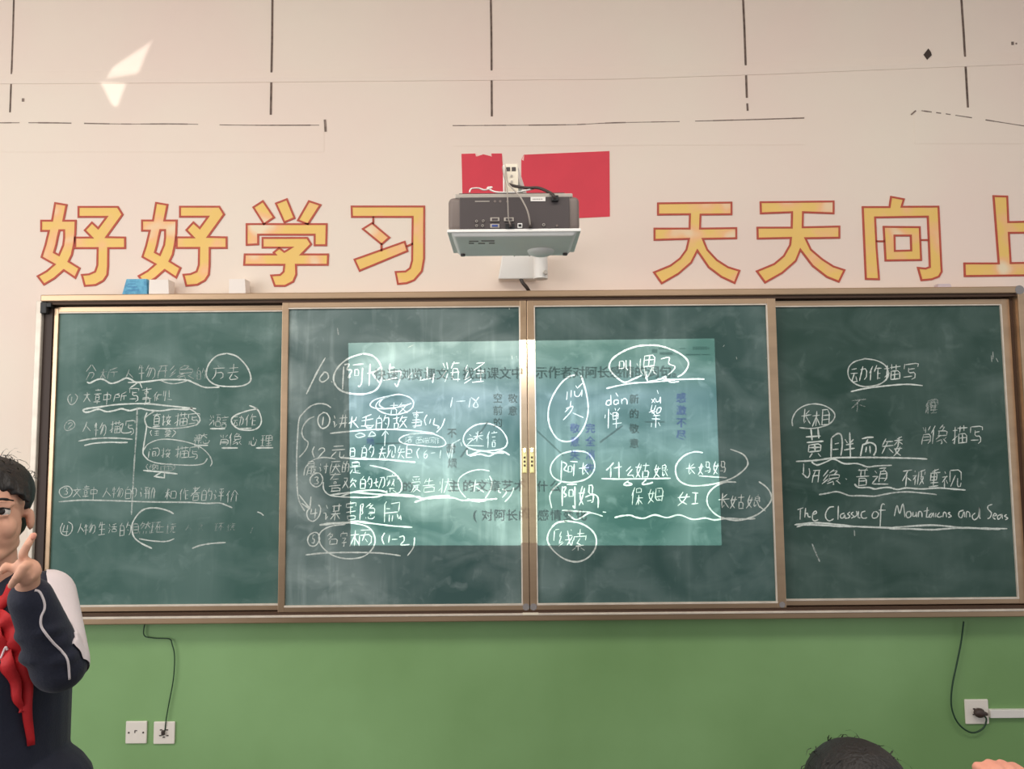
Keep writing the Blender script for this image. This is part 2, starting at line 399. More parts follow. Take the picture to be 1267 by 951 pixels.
PN = {}
PZ = {}
def panel(k, x0, x1, yf, ys, zt, zb, rl, rr, label):
    """one green board: surface, four rails, a bright bead along the bottom and inner edges"""
    t = thing('sliding_board', label, 'chalkboard', ((x0+x1)/2, yf, zb), 'green boards of the chalkboard')
    PN[k] = t; PZ[k] = ys
    rh = .0225
    MB().box((x0+.004, ys, zb+.004), (x1-.004, yf+.022, zt-.004)).build('writing_surface', 'board%d' % k, t)
    MB().box((x0, yf, zt-rh), (x1, yf+.024, zt), .002).build('rail', 'alu', t)
    MB().box((x0, yf, zb), (x1, yf+.024, zb+.020), .002).build('rail', 'alu', t)
    MB().box((x0, yf-.0012, zb), (x0+rl, yf+.024, zt), .002).build('rail', 'alu', t)
    MB().box((x1-rr, yf-.0012, zb), (x1, yf+.024, zt), .002).build('rail', 'alu', t)
    MB().box((x0+rl-.002, yf-.0015, zb+.019), (x1-rr+.002, yf+.008, zb+.0265), .001).build('bead', 'alu_light', t)
    MB().box((x0+rl-.002, yf-.001, zt-rh-.005), (x1-rr+.002, yf+.008, zt-rh+.0005), .001).build('bead', 'alu_light', t)
    if rr > .02: MB().box((x1-rr-.004, yf-.001, zb+.02), (x1-rr+.002, yf+.008, zt-rh), .001).build('bead', 'alu_light', t)
    if k == 3: MB().box((x0+rl-.002, yf-.001, zb+.02), (x0+rl+.003, yf+.008, zt-rh), .001).build('bead', 'alu_light', t)
    return t
panel(1, -1.888, -.80, -.047, -.040, 2.182, .946, .020, .01, 'leftmost green board with a dark side channel and chalk notes on analysing characters')
panel(2, -.938, .0615, -.074, -.066, 2.187, .943, .027, .027, 'second green board from the left, headed with large chalk numeral 10')
panel(3, .0635, 1.082, -.074, -.066, 2.187, .943, .030, .036, 'third green board from the left, with circled pinyin and the slide beam')
panel(4, .95, 2.057, -.047, -.040, 2.182, .946, .01, .034, 'rightmost green board ending in an underlined line of English chalk')
# closed cover strip, lock plates and bottom corner keys on the middle stiles
for k, x in ((2, .0615-.0135), (3, .0635+.014)):
    zc = P(655, 570, -.075).z
    b = MB().box((x-.0085, -.0785, zc-.048), (x+.0085, -.0745, zc+.052), .0035)
    o = b.build('lock_plate', 'brass', PN[k]); tag(o, 'pale slotted lock plate')
    c = MB()
    for j in range(3): c.box((x-.0045, -.0794, zc-.022+j*.016), (x+.0045, -.0783, zc-.014+j*.016), .001)
    s_ = c.build('slot', 'alu_dark', o)
    c = MB().cyl((x, -.081, zc+.040), (x, -.078, zc+.040), .006, n=14); c.build('key_hole', 'cream_plastic', o)
    b = MB().cyl((x, -.0785, .957), (x, -.0740, .957), .0135, n=18); b.build('corner_key', 'grey_plastic', PN[k])
b = MB().cyl((1.064, -.0785, .957), (1.064, -.0740, .957), .0115, n=18); b.build('corner_key', 'grey_plastic', PN[3])
b = MB().box((.034, FR-.006, .9265), (.098, FR+.01, .9355), .002); b.build('stop_block', 'cream_plastic', fr)

# ---------------------------------------------------------------- slogan characters
def poly(s, z):
    x0, y0, k = z
    return [(x0+float(a.split(',')[0])/k, y0+float(a.split(',')[1])/k) for a in s.split()]
Z4, Z5, Z7, Z8 = (30, 230, 4.2233), (290, 230, 4.2233), (790, 230, 5.068), (1020, 230, 5.1296)
W1 = '163,90 222,100 206,182 270,182 268,250 262,300 250,360 233,395 290,430 268,480 208,440 160,482 105,515 72,472 120,445 160,410 92,372 112,310 130,235 90,235 90,182 147,182'
H1 = '185,232 210,232 210,270 205,310 183,362 157,348 168,310 176,270'
Z1_ = '285,110 490,110 515,150 430,268 528,270 528,325 440,325 439,420 435,465 415,495 375,517 318,522 303,465 340,462 372,448 383,415 385,325 268,325 268,270 355,270 318,232 355,192 388,222 432,162 285,162'
def sh(s, dx, dy=0): return ' '.join('%g,%g' % (float(a.split(',')[0])+dx, float(a.split(',')[1])+dy) for a in s.split())
CHARS = [
 ('yellow 好 character sticker with red outline, first of the slogan', Z4, [(W1, [H1]), (Z1_, [])]),
 ('yellow 好 character sticker with red outline, second of the slogan, above the blue box', Z4, [(sh(W1, 527, -1), [sh(H1, 527, -1)]), (sh(Z1_, 530, -1), [])]),
 ('yellow 学 character sticker with red outline, third of the slogan', Z5, [
   ('100,112 150,80 208,165 155,200', []), ('218,92 275,70 315,168 262,190', []), ('390,80 450,100 385,200 333,180', []),
   ('65,200 483,200 480,310 420,310 420,255 125,255 125,305 65,308', []),
   ('148,272 382,272 402,305 350,358 490,358 488,412 322,412 324,462 308,500 265,522 212,522 193,468 240,465 258,448 262,412 52,412 55,358 215,358 206,348 235,325 262,345 300,322 148,322', [])]),
 ('yellow 习 character sticker with red outline, just left of the projector', Z5, [
   ('613,108 992,108 991,380 980,445 940,492 900,508 855,512 843,450 895,447 918,430 929,390 932,162 615,162', []),
   ('720,195 810,270 770,305 672,225', []), ('628,385 890,292 905,340 655,443', []),
   ('724,162 728,162 728,198 724,198', []), ('766,303 772,303 772,340 766,340', []), ('900,313 932,300 933,305 901,318', [])]),
 ('yellow 天 character sticker with red outline, first to the right of the projector', Z7, [
   ('122,110 582,105 582,178 388,180 385,268 612,265 612,328 402,332 430,400 490,465 560,510 632,532 602,608 520,570 440,510 368,405 330,480 250,550 145,610 97,542 200,500 260,455 300,400 316,332 100,338 100,268 320,268 322,178 122,180', [])]),
 ('yellow 天 character sticker with red outline and faded bars, second right of the projector', Z7, [
   ('765,103 1222,98 1222,172 1030,165 1028,260 1258,255 1258,325 1045,328 1080,400 1150,460 1220,505 1290,528 1255,600 1180,570 1090,500 1014,400 985,470 900,545 793,605 742,535 850,490 910,440 950,370 955,326 747,330 745,262 960,262 962,165 767,172', [])]),
 ('yellow 向 character sticker with red outline and a square inside', Z8, [
   ('242,135 412,135 422,70 503,85 488,133 722,132 735,400 742,545 725,575 680,592 615,598 593,520 640,525 668,515 665,430 655,195 320,200 330,400 345,592 262,590', []),
   ('375,260 603,262 612,470 387,473', ['443,315 547,315 550,410 445,413']), ('330,349 378,349 378,354 330,354', []), ('612,341 656,341 656,346 612,346', [])]),
 ('yellow 上 character sticker with red outline, cut by the right edge of the photo', Z8, [
   ('1072,65 1158,68 1165,230 1380,226 1382,296 1168,298 1180,490 1430,486 1432,565 890,572 887,492 1105,492', [])]),
]
from mathutils.geometry import tessellate_polygon
def sticker(label, z, shapes):
    pts0 = poly(shapes[0][0], z); c = P(sum(p[0] for p in pts0)/len(pts0), sum(p[1] for p in pts0)/len(pts0), 0)
    t = thing('wall_character', label, 'character sticker', (c.x, 0, c.z), 'slogan characters above the chalkboard')
    verts, faces = [], []; rv, rf = [], []
    for outer, holes in shapes:
        loops = []
        for s in [outer]+holes:
            q = [(lambda v: (v.x, v.z))(P(a, b, 0)) for a, b in poly(s, z)]
            loops.append(q); ribbon(rv, rf, q, .0080 if abs(sum(q[i-1][0]*q[i][1]-q[i][0]*q[i-1][1] for i in range(len(q)))) > .0012 else .004, -.0032, True)
        tri = tessellate_polygon([[Vector((x, v_, 0)) for x, v_ in l] for l in loops])
        flat = [p for l in loops for p in l]; b0 = len(verts); n = len(flat)
        verts += [(x, -.002, v_) for x, v_ in flat]+[(x, 0, v_) for x, v_ in flat]
        faces += [tuple(b0+i for i in f) for f in tri]
        o_ = 0
        for l in loops:
            for i in range(len(l)):
                a, b = b0+o_+i, b0+o_+(i+1) % len(l); faces.append((a, b, b+n, a+n))
            o_ += len(l)
    me = bpy.data.meshes.new('character_fill'); me.from_pydata(verts, [], faces); me.update()
    link('character_fill', me, 'yellow', t)
    # outline with thickness
    n = len(rv); rv2 = rv+[(x, -.0002, z_) for x, y_, z_ in rv]; rf2 = list(rf)
    for f in rf:
        rf2.append((f[0], f[3], f[3]+n, f[0]+n)); rf2.append((f[1], f[2], f[2]+n, f[1]+n))
    me = bpy.data.meshes.new('character_outline'); me.from_pydata(rv2, [], rf2); me.update()
    link('character_outline', me, 'red_line', t)
for a in CHARS: sticker(*a)

# ---------------------------------------------------------------- red flag poster with a notch behind the projector arm
F = lambda x, y: (lambda v: (v.x, v.z))(P(x, y, 0))
mb = MB().prism([F(571, 190.5), F(588, 190), F(592, 193), F(598, 191), F(606, 193), F(608, 190), F(621, 190), F(622, 205), F(624, 224), F(645, 224), F(645, 198), F(648, 191.5), F(754, 187), F(754.5, 268), F(690, 271), F(573, 272)], 0, -.002)
t = tag(mb.build('flag_poster', 'red_flag'), 'plain red paper flag on the wall behind the projector, notched at its top', 'flag')
for a, b, c in ((F(588, 190), F(592, 193.4), F(589, 193.6)), (F(606, 193), F(608, 190), F(608.5, 194)), (F(645.5, 198), F(648.5, 191.5), F(648, 199))):
    o = MB().prism([a, b, c], -.001, -.003).build('torn_edge', 'torn', t); tag(o, 'pale torn paper corner')

# ---------------------------------------------------------------- chalk boxes standing on the frame
def chalk_box(x0, x1, h, m, label, top=None, dep=.05):
    a, b = P(x0, 361, -.075), P(x1, 361, -.075)
    t = thing('chalk_box', label, 'box', ((a.x+b.x)/2, -.05, 2.226))
    s_ = .016 if m == 'blue_box' else 0
    y0, y1 = -.075, -.075+dep; z0 = 2.2262; z1 = z0+h
    mb = MB().hull8([(a.x, y0, z0), (b.x, y0, z0), (b.x, y1, z0), (a.x, y1, z0), (a.x+s_, y0, z1), (b.x-.004, y0, z1), (b.x, y1, z1), (a.x+s_, y1, z1)], .0015)
    mb.build('carton', m, t)
    mb = MB().box((a.x+s_+.002, y0+.004, z1-.0005), (b.x-.006, y1-.004, z1+.0012)); mb.build('lid_flap', top or m, t)
    if m == 'blue_box':
        mb = MB()
        for k in range(3): mb.box((a.x+.022, y0-.0008, z0+.016+k*.013), (a.x+.07-.008*k, y0+.001, z0+.019+k*.013))
        mb.build('printed_band', mat('deep_blue_print', (70, 130, 180), .6), t)
chalk_box(151, 182, .064, 'blue_box', 'small pale blue chalk box standing on the board frame', 'white_box')
chalk_box(184, 209, .060, 'white_box', 'white chalk box on the frame, right beside the blue box')
chalk_box(283, 304, .060, 'white_box', 'lone white chalk box on the frame below the 学 character')
chalk_box(1161, 1178, .014, 'lilac_box', 'low lilac box on the frame below the 向 character', dep=.03)

# ---------------------------------------------------------------- sockets, trunking, cables on the green wall
def plate(cx, cy, name, label, kind, w=.0425):
    c = P(cx, cy, 0)
    t = thing(name, label, 'socket', (c.x, 0, c.z))
    MB().box((c.x-w, -.008, c.z-w*1.02), (c.x+w, 0, c.z+w*1.02), .003).build('face_plate', 'plate', t)
    if kind == 'blank':
        for dx in (-.029, .029): MB().cyl((c.x+dx, -.0095, c.z), (c.x+dx, -.007, c.z), .0035, n=10).build('screw', 'dark_cable', t)
        MB().box((c.x-.006, -.0095, c.z-.001), (c.x-.003, -.0075, c.z+.009)).box((c.x-.003, -.0095, c.z+.006), (c.x+.004, -.0075, c.z+.009)).build('slot', 'dark_cable', t)
    else:
        d = MB()
        for dx, dz in ((-.012, .012), (.012, .012), (-.014, -.010), (.014, -.010), (0, -.016)):
            d.box((c.x+dx-.0045, -.0095, c.z+dz-.002), (c.x+dx+.0045, -.0075, c.z+dz+.002))
        d.build('slot', 'dark_cable', t)
    return c
plate(169.5, 905, 'blank_plate', 'square white blank plate with two screws on the green wall, left of the pair', 'blank')
c1 = plate(204, 905.5, 'wall_socket', 'square white socket low on the green wall, right of the pair, thin cable entering', 'sock')
c2 = plate(1207.5, 879.5, 'wall_socket', 'square white socket at lower right with a black plug in it', 'sock', .047)
# plug
t = thing('power_cable', 'dark green cable looping from the board down to the right-hand socket', 'cable', (c2.x, -.03, c2.z))
mb = MB().ball((c2.x+.002, -.020, c2.z), .022, (1, .8, .85)); mb.box((c2.x-.004, -.034, c2.z-.008), (c2.x+.030, -.012, c2.z+.004), .004); mb.build('plug', mat('brown_black_plug', (66, 50, 46), .5), t, True)
q = [P(*a, -.02) for a in ((1190.5, 768), (1189, 795), (1184, 820), (1178, 850), (1177.5, 875), (1186, 895), (1202, 906), (1216, 901), (1220.5, 890), (1216, 884))]
q[0].y = -.03; q[-1].y = -.025
MB().tube(q, .0034).build('cord', 'green_cable', t, True)
t = thing('thin_cable', 'thin dark cable hanging from under the board to the left socket', 'cable', (c1.x, -.02, c1.z))
q = [P(*a, -.012) for a in ((180, 768), (178, 785), (190, 789), (209, 790), (213, 797), (216, 812), (214.5, 840), (209, 870), (205.5, 890), (203.5, 905))]
q[0].z = .904; q[-1].y = -.009
MB().tube(q, .0023).build('cord', 'green_cable', t, True)
MB().box((c1.x-.006, -.022, c1.z-.006), (c1.x+.005, -.008, c1.z+.012), .002).build('plug', 'dark_cable', t)
a, b = P(1222, 882, 0), P(1345, 882, 0)
o = MB().box((c2.x+.048, -.018, c2.z-.022), (b.x, 0, c2.z+.010), .002).build('cable_trunking', 'white'); tag(o, 'white plastic cable trunking running right from the plugged socket', 'trunking')
# ---------------------------------------------------------------- projector on its wall arm
YR, YF = -1.10, -.875
bl, br = P(553.5, 285, YR), P(718.5, 285, YR); tl = P(556, 243, YR); zb = P(636, 290, YR).z; zm = P(636, 284.5, YR).z; zt = tl.z
xl, xr = bl.x, br.x; xc = (xl+xr)/2
pj = thing('projector', 'white and dark grey projector hung in front of the red flag, ports facing out', 'projector', (xc, (YR+YF)/2, zb))
mb = MB()
mb.hull8([(xl+.020, YR+.006, zb-.004), (xr-.020, YR+.006, zb-.004), (xr-.022, YF, zb-.004), (xl+.022, YF, zb-.004),
          (xl, YR-.001, zm+.004), (xr, YR-.001, zm+.004), (xr-.004, YF, zm+.004), (xl+.004, YF, zm+.004)], .005, seg=3)
mb.box((xl-.0005, YR-.0025, zm-.006), (xr+.0005, YF, zm+.003), .002)
mb.build('lower_shell', 'white_soft', pj)
MB().box((xl+.002, YR+.004, zm+.001), (xr-.002, YF, zt), .014, seg=4).build('upper_shell', 'mid_grey', pj, True)
MB().box((xl+.034, YR, zm+.003), (xr-.030, YR+.02, zt-.003), .002).build('port_panel', 'dark_grey', pj)
MB().box((xl+.020, YR+.006, zt-.004), (xr-.020, YF-.01, zt+.009), .003).build('top_cover', 'silver', pj)
MB().box((xl+.030, YR+.02, zt+.006), (xr-.040, YF-.02, zt+.016), .003).build('top_vent', 'dark_grey', pj)
def Z6(x, y, Y=YR): return P(540+x/5.005, 180+y/5.005, Y)
def port(name, x, y, hw, hh, m, ring=None, rnd=False):
    c = Z6(x, y)
    b = MB()
    if rnd: b.cyl((c.x, YR-.004, c.z), (c.x, YR+.004, c.z), hw, n=14)
    else: b.box((c.x-hw, YR-.004, c.z-hh), (c.x+hw, YR+.004, c.z+hh), .0012)
    o = b.build(name, ring or m, pj)
    if ring:
        b = MB()
        if rnd: b.cyl((c.x, YR-.0052, c.z), (c.x, YR, c.z), hw*.55, n=12)
        else: b.box((c.x-hw*.66, YR-.0052, c.z-hh*.55), (c.x+hw*.66, YR, c.z+hh*.55), .0008)
        b.build('port_insert', m, o)
    return o
for x, y in ((249, 470), (249, 498), (290, 468), (286, 498)): port('audio_port', x, y, .0036, 0, 'dark_grey', 'silver', True)
for x, y, hw in ((362, 459, .0125), (362, 499, .0125), (449, 459, .0135)): port('video_port', x, y, hw, .0055, 'blue' if y > 480 else 'dark_grey', 'silver')
port('black_port', 455, 502, .013, .007, 'black')
port('square_port', 517, 497, .0065, .0065, 'black', 'white_soft')
port('orange_port', 580, 500, .006, .0045, 'orange', 'dark_cable')
port('small_port', 664, 492, .004, .004, 'dark_grey', 'silver', True)
port('small_port', 746, 498, .003, .003, 'mid_grey', None, True)
c = Z6(284, 346); MB().box((c.x-.020, YR-.001, c.z-.0012), (c.x+.020, YR+.002, c.z+.0012)).build('status_mark', 'silver', pj)
for x in (362, 395, 440):
    c = Z6(x, 346); MB().cyl((c.x, YR-.0015, c.z), (c.x, YR+.002, c.z), .0035, n=12).build('indicator', 'mid_grey', pj)
c = Z6(629, 332); MB().box((c.x-.0205, YR-.0015, c.z-.006), (c.x+.0205, YR+.002, c.z+.006)).build('label_sticker', 'white', pj)
c = Z6(624, 333); d = MB()
for k in range(8): d.box((c.x-.012+k*.0035, YR-.0019, c.z-.0015), (c.x-.0100+k*.0035, YR-.001, c.z+.0015))
d.build('label_print', 'mid_grey', pj)
# faint printed marks on the pale lower shell, rounded foot below
yy = YR+.03
for x0, x1, y in ((200, 232, 578), (258, 300, 576), (325, 360, 578), (205, 262, 596), (280, 360, 598)):
    a = P(540+x0/5.005, 180+y/5.005, YR+.07); b = P(540+x1/5.005, 180+y/5.005, YR+.07)
    MB().box((a.x, YR+.070+(y-576)*-.0012, zb-.0052), (b.x, YR+.078+(y-576)*-.0012, zb-.003)).build('printed_mark', 'mid_grey', pj)
c = P(669, 303, -.93); MB().ball((c.x, -.935, zb-.004), .040, (1.0, 1.0, .42), n=24).build('lens_bulge', 'white_soft', pj, True)
for x in (xl+.03, xr-.03): MB().cyl((x, YF-.03, zb-.010), (x, YF-.03, zb), .007, n=14).build('foot', 'dark_grey', pj)

# lens opening towards the board: the lamp, and a coloured slide carrying the words (real projection)
LP = Vector((xc+.025, YF+.016, zb+.030))
KG = .0155/(LP.y*-1-.066)
YG = LP.y+.0155
mb = MB()
hx, hz0, hz1 = .022, .0225, .012
mb.box((LP.x-hx, YF-.002, LP.z+hz1), (LP.x+hx, YG+.006, LP.z+hz1+.003)); mb.box((LP.x-hx, YF-.002, LP.z-hz0-.003), (LP.x+hx, YG, LP.z-hz0))
mb.box((LP.x-hx-.003, YF-.002, LP.z-hz0-.003), (LP.x-hx, YG+.006, LP.z+hz1+.003)); mb.box((LP.x+hx, YF-.002, LP.z-hz0-.003), (LP.x+hx+.003, YG+.006, LP.z+hz1+.003))
mb.build('lens_housing', 'black', pj)
def gob(px, py, y=None):
    B = P(px, py, -.066); G = LP+(B-LP)*((YG-LP.y)/(B.y-LP.y)); return (G.x, y if y is not None else YG, G.z)
cor = [(431, 424), (884, 418.5), (893, 674.5), (434, 674.5)]
g4 = [gob(*c) for c in cor]
ox, oz0, oz1 = hx+.001, hz0+.001, hz1+.001
outer = [(LP.x-ox, YG, LP.z+oz1), (LP.x+ox, YG, LP.z+oz1), (LP.x+ox, YG, LP.z-oz0), (LP.x-ox, YG, LP.z-oz0)]
me = bpy.data.meshes.new('slide_mask'); me.from_pydata(outer+g4, [], [(i, (i+1) % 4, 4+(i+1) % 4, 4+i) for i in range(4)]); me.update()
link('slide_mask', me, 'black', pj)
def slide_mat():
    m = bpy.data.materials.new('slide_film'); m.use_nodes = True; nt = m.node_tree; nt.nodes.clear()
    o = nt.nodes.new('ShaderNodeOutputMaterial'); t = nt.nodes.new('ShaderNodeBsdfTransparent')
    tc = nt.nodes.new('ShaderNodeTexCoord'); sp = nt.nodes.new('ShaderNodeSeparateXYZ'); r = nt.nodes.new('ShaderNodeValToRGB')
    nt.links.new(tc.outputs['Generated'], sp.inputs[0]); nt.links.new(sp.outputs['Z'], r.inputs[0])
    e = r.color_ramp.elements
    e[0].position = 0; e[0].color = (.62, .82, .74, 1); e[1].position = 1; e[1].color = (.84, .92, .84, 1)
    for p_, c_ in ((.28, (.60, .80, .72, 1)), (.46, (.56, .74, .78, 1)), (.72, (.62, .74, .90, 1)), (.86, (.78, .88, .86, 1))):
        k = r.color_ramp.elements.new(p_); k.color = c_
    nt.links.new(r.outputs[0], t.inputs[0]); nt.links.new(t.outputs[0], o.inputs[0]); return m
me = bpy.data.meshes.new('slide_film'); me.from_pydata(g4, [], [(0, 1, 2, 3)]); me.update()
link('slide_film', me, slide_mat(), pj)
def tr_mat(name, c):
    m = bpy.data.materials.new(name); m.use_nodes = True; nt = m.node_tree; nt.nodes.clear()
    o = nt.nodes.new('ShaderNodeOutputMaterial'); t = nt.nodes.new('ShaderNodeBsdfTransparent'); t.inputs[0].default_value = c+(1,)
    nt.links.new(t.outputs[0], o.inputs[0]); return m
INK = {'k': tr_mat('slide_ink_dark', (.34, .35, .38)), 'b': tr_mat('slide_ink_blue', (.42, .42, .90)), 'n': tr_mat('slide_ink_grey', (.35, .42, .42))}
gv = {k: ([], []) for k in INK}
dg = None
def glyphs(text, cx, cy, size, ink='k', dx=0.0, dy=0.0, bold=.022):
    """characters one by one at pixel centres of the projected slide"""
    if size < 14: bold *= .45
    if size > 15: bold *= 1.5
    for i, ch in enumerate(text):
        if ch == ' ': continue
        cu = bpy.data.curves.new('g', 'FONT'); cu.body = ch; cu.resolution_u = 2
        o = bpy.data.objects.new('g', cu); COL.objects.link(o)
        bpy.context.view_layer.update()
        me = o.evaluated_get(bpy.context.evaluated_depsgraph_get()).to_mesh()
        V, Fc = gv[ink]; b0 = len(V)
        x0 = cx+i*dx; y0 = cy+i*dy
        for j, (sx, sy) in enumerate(((-bold, -bold*.5), (bold, -bold*.5), (0, bold*.8))):
            b0 = len(V)
            for v in me.vertices:
                V.append(gob(x0+(v.co.x-.5+sx)*size*1.0, y0-(v.co.y-.36+sy)*size, YG-.00003-j*.00004))
            for p in me.polygons: Fc.append(tuple(b0+k for k in p.vertices))
        bpy.data.objects.remove(o); bpy.data.curves.remove(cu)
glyphs('快速浏览课文', 471, 463, 15.6, 'k', 15.3, -.15); glyphs('，', 564, 462, 15.6)
glyphs('找出课文中', 580, 461.6, 15.6, 'k', 15, -.15)
glyphs('示作者对阿长感情的词句。', 670, 460.5, 15.8, 'k', 15.25, -.1)
glyphs('的', 505, 601, 14); glyphs('主', 562, 600, 15.5); glyphs('的', 580, 600, 15.5); glyphs('文章艺术', 597, 600, 15.5, 'k', 15.5); glyphs('什么', 671, 600.5, 14.5, 'k', 16)
glyphs('(', 593, 635, 16); glyphs('对阿长的', 603, 636, 15, 'k', 15.2); glyphs('感情变化', 672, 636, 14.5, 'k', 15.6)
glyphs('空前的', 616, 492, 12.5, 'k', 0, 15); glyphs('敬意', 634.5, 492.5, 12, 'k', 0, 15)
glyphs('不', 559.5, 535, 12.5); glyphs('耐', 558.5, 554, 12.5); glyphs('烦', 560, 572, 12.5)
glyphs('敬意失', 711, 529, 12.5, 'b', 0, 16.5); glyphs('完全消失', 730, 529, 12.5, 'b', 0, 16.3)
glyphs('新的敬意', 784, 493, 12.5, 'k', 0, 18.2)
glyphs('感激不尽', 842, 491.5, 13, 'b', 0, 15.3); glyphs('地', 459, 545, 10, 'b')
def gline(a, b, wd, ink):
    V, Fc = gv[ink]; dx, dy = b[0]-a[0], b[1]-a[1]; l = math.hypot(dx, dy); nx, ny = -dy/l*wd/2, dx/l*wd/2; k = len(V)
    V += [gob(a[0]+nx, a[1]+ny, YG-.00003), gob(b[0]+nx, b[1]+ny, YG-.00003), gob(b[0]-nx, b[1]-ny, YG-.00003), gob(a[0]-nx, a[1]-ny, YG-.00003)]; Fc.append((k, k+1, k+2, k+3))
gline((663, 531), (697, 563), 2.0, 'n'); gline((742, 547), (770, 526), 2.2, 'k'); gline((592, 538), (604, 521), 2.2, 'k'); gline((570, 565), (579, 553), 2.4, 'k')
gline((798, 521.5), (822, 521.5), 1.6, 'k'); gline((465, 548.5), (500, 547.5), 1.8, 'k')
random.seed(5)
for x0, x1, y, h in ((806, 813, 434, 5), (814, 832, 431, 1.6), (816, 832, 437, 3.2), (840, 848, 431, 1.2), (848, 866, 438.5, 1.8), (868, 878, 438.5, 1.3)): gline((x0, y), (x1, y), h, 'n')
for k in range(7): gline((857+k*3, 430.5), (859+k*3, 430.5), random.uniform(2.5, 4.5), 'n')
for k, (V, Fc) in gv.items():
    me = bpy.data.meshes.new('slide_print'); me.from_pydata(V, [], Fc); me.update(); link('slide_print', me, INK[k], pj)
l = bpy.data.lights.new('projector_lamp', 'POINT'); l.energy = 43; l.shadow_soft_size = 0.0; l.color = (1, 1, .97)
l.use_nodes = True; nt = l.node_tree; em = nt.nodes['Emission']
tc = nt.nodes.new('ShaderNodeTexCoord'); sp = nt.nodes.new('ShaderNodeSeparateXYZ'); nt.links.new(tc.outputs['Normal'], sp.inputs[0])
ab = nt.nodes.new('ShaderNodeMath'); ab.operation = 'ABSOLUTE'; nt.links.new(sp.outputs['Y'], ab.inputs[0])
mx_ = nt.nodes.new('ShaderNodeMath'); mx_.operation = 'MAXIMUM'; mx_.inputs[1].default_value = .4; nt.links.new(ab.outputs[0], mx_.inputs[0])
pw = nt.nodes.new('ShaderNodeMath'); pw.operation = 'POWER'; pw.inputs[1].default_value = -3.0; nt.links.new(mx_.outputs[0], pw.inputs[0])
nt.links.new(pw.outputs[0], em.inputs['Strength'])
lo = bpy.data.objects.new('projector_lamp', l); COL.objects.link(lo); lo.location = LP

# wall arm
mt = thing('projector_mount', 'white wall bracket and arm that carries the projector above the board', 'bracket', P(650, 330, 0)[:])
a, b = P(618, 345, -.06), P(662, 316, -.06)
MB().hull8([(a.x-.006, -.06, a.z), (b.x+.004, -.06, a.z), (b.x+.004, 0, a.z), (a.x-.006, 0, a.z), (a.x+.012, -.07, b.z), (b.x, -.07, b.z), (b.x, 0, b.z), (a.x+.012, 0, b.z)], .005).build('wall_box', 'white', mt)
q = P(669, 345, -.10); r = P(669, 303, -.10)
MB().cyl((q.x, -.10, q.z), (q.x, -.10, r.z), .029, n=24).build('elbow', 'white', mt, False)
MB().ball((q.x, -.10, r.z), .0295, (1, 1, .5), n=20).build('elbow_cap', 'white', mt, True)
k_ = P(675, 337, -.13); MB().cyl((k_.x, -.142, k_.z), (k_.x, -.115, k_.z), .008, n=12).build('clamp_knob', 'silver', mt)
h0, h1 = P(625, 229, -1.0), P(641, 204, -1.0)
az = h0.z*.45+h1.z*.55
MB().hull8([(q.x-.02, -.10, r.z-.035), (q.x+.015, -.10, r.z-.035), (h1.x, -1.0, h0.z+.02), (h0.x, -1.0, h0.z+.02), (q.x-.02, -.10, r.z-.005), (q.x+.015, -.10, r.z-.005), (h1.x, -1.0, h1.z-.002), (h0.x, -1.0, h1.z-.002)], .003).build('arm', 'white', mt)
hp = MB().box((h0.x, -1.010, zt+.005), (h1.x, -.995, h1.z), .002).build('hanger_plate', 'cream_plastic', mt)
for dx in (.004, .0205):
    MB().box((h0.x+dx-.001, -1.0115, h1.z-.022), (h0.x+dx+.011, -1.008, h1.z-.010), .001).build('slot', 'dark_grey', hp)
MB().box((h0.x-.006, -1.014, zt+.004), (h0.x-.001, -.99, h1.z-.004), .001).build('side_rib', 'white', hp)
for dz in (.018, .035):
    MB().cyl(((h0.x+h1.x)/2, -1.013, h0.z+dz-.012), ((h0.x+h1.x)/2, -1.009, h0.z+dz-.012), .0035, n=10).build('bolt', 'silver', hp)
MB().box((xc-.07, -1.03, zt+.010), (xc+.07, -.93, zt+.019), .003).build('projector_plate', 'silver', mt)
# cables round the projector
def cable(name, label, pts, r, m, extra=None, grp=None):
    v = [Z6(x, y, Y) for x, y, Y in pts]
    t = thing(name, label, 'cable', v[0][:], grp)
    MB().tube(v, r).build('cord', m, t, True)
    e = v[-1]
    MB().box((e.x-r*2.2, e.y-.002, e.z-.006), (e.x+r*2.2, e.y+.012, e.z+.010), .0015).build('connector', 'black' if m != 'grey_cable' else 'dark_cable', t)
cable('projector_cable', 'thin pale cable dropping straight from the hanger plate to the left ports', [(410, 130, -1.02), (416, 180, -1.03), (434, 250, -1.06), (440, 310, -1.115), (443, 380, -1.118), (446, 450, -1.115), (458, 492, -1.108)], .0016, 'grey_cable')
cable('projector_cable', 'pale cable curving right down to the orange port of the projector', [(430, 150, -1.02), (440, 225, -1.05), (475, 270, -1.10), (520, 320, -1.118), (560, 395, -1.12), (575, 450, -1.116), (580, 492, -1.108)], .0022, 'grey_cable')
cable('projector_cable', 'thick dark cable arching over the top right of the projector', [(450, 240, -1.02), (490, 252, -1.04), (560, 262, -1.05), (630, 262, -1.06), (690, 285, -1.08), (722, 305, -1.11), (735, 330, -1.108)], .0042, 'dark_cable')
v = [Z6(*q_) for q_ in ((205, 290, -1.07), (215, 268, -1.06), (260, 264, -1.05), (300, 275, -1.05), (345, 258, -1.04), (315, 262, -1.04), (360, 285, -1.05), (420, 290, -1.06), (500, 288, -1.06), (600, 268, -1.05))]
for q_ in v: q_.z = max(q_.z, zt+.011)
t = tag(MB().tube(v, .0022).build('cable_tie', 'white', None, True), 'loose white plastic tie lying along the top of the projector', 'cable tie')
v = [P(644, 344, -.05), P(647, 350, -.055), P(652, 356, -.05), P(655, 362, -.03), P(656, 372, -.03)]
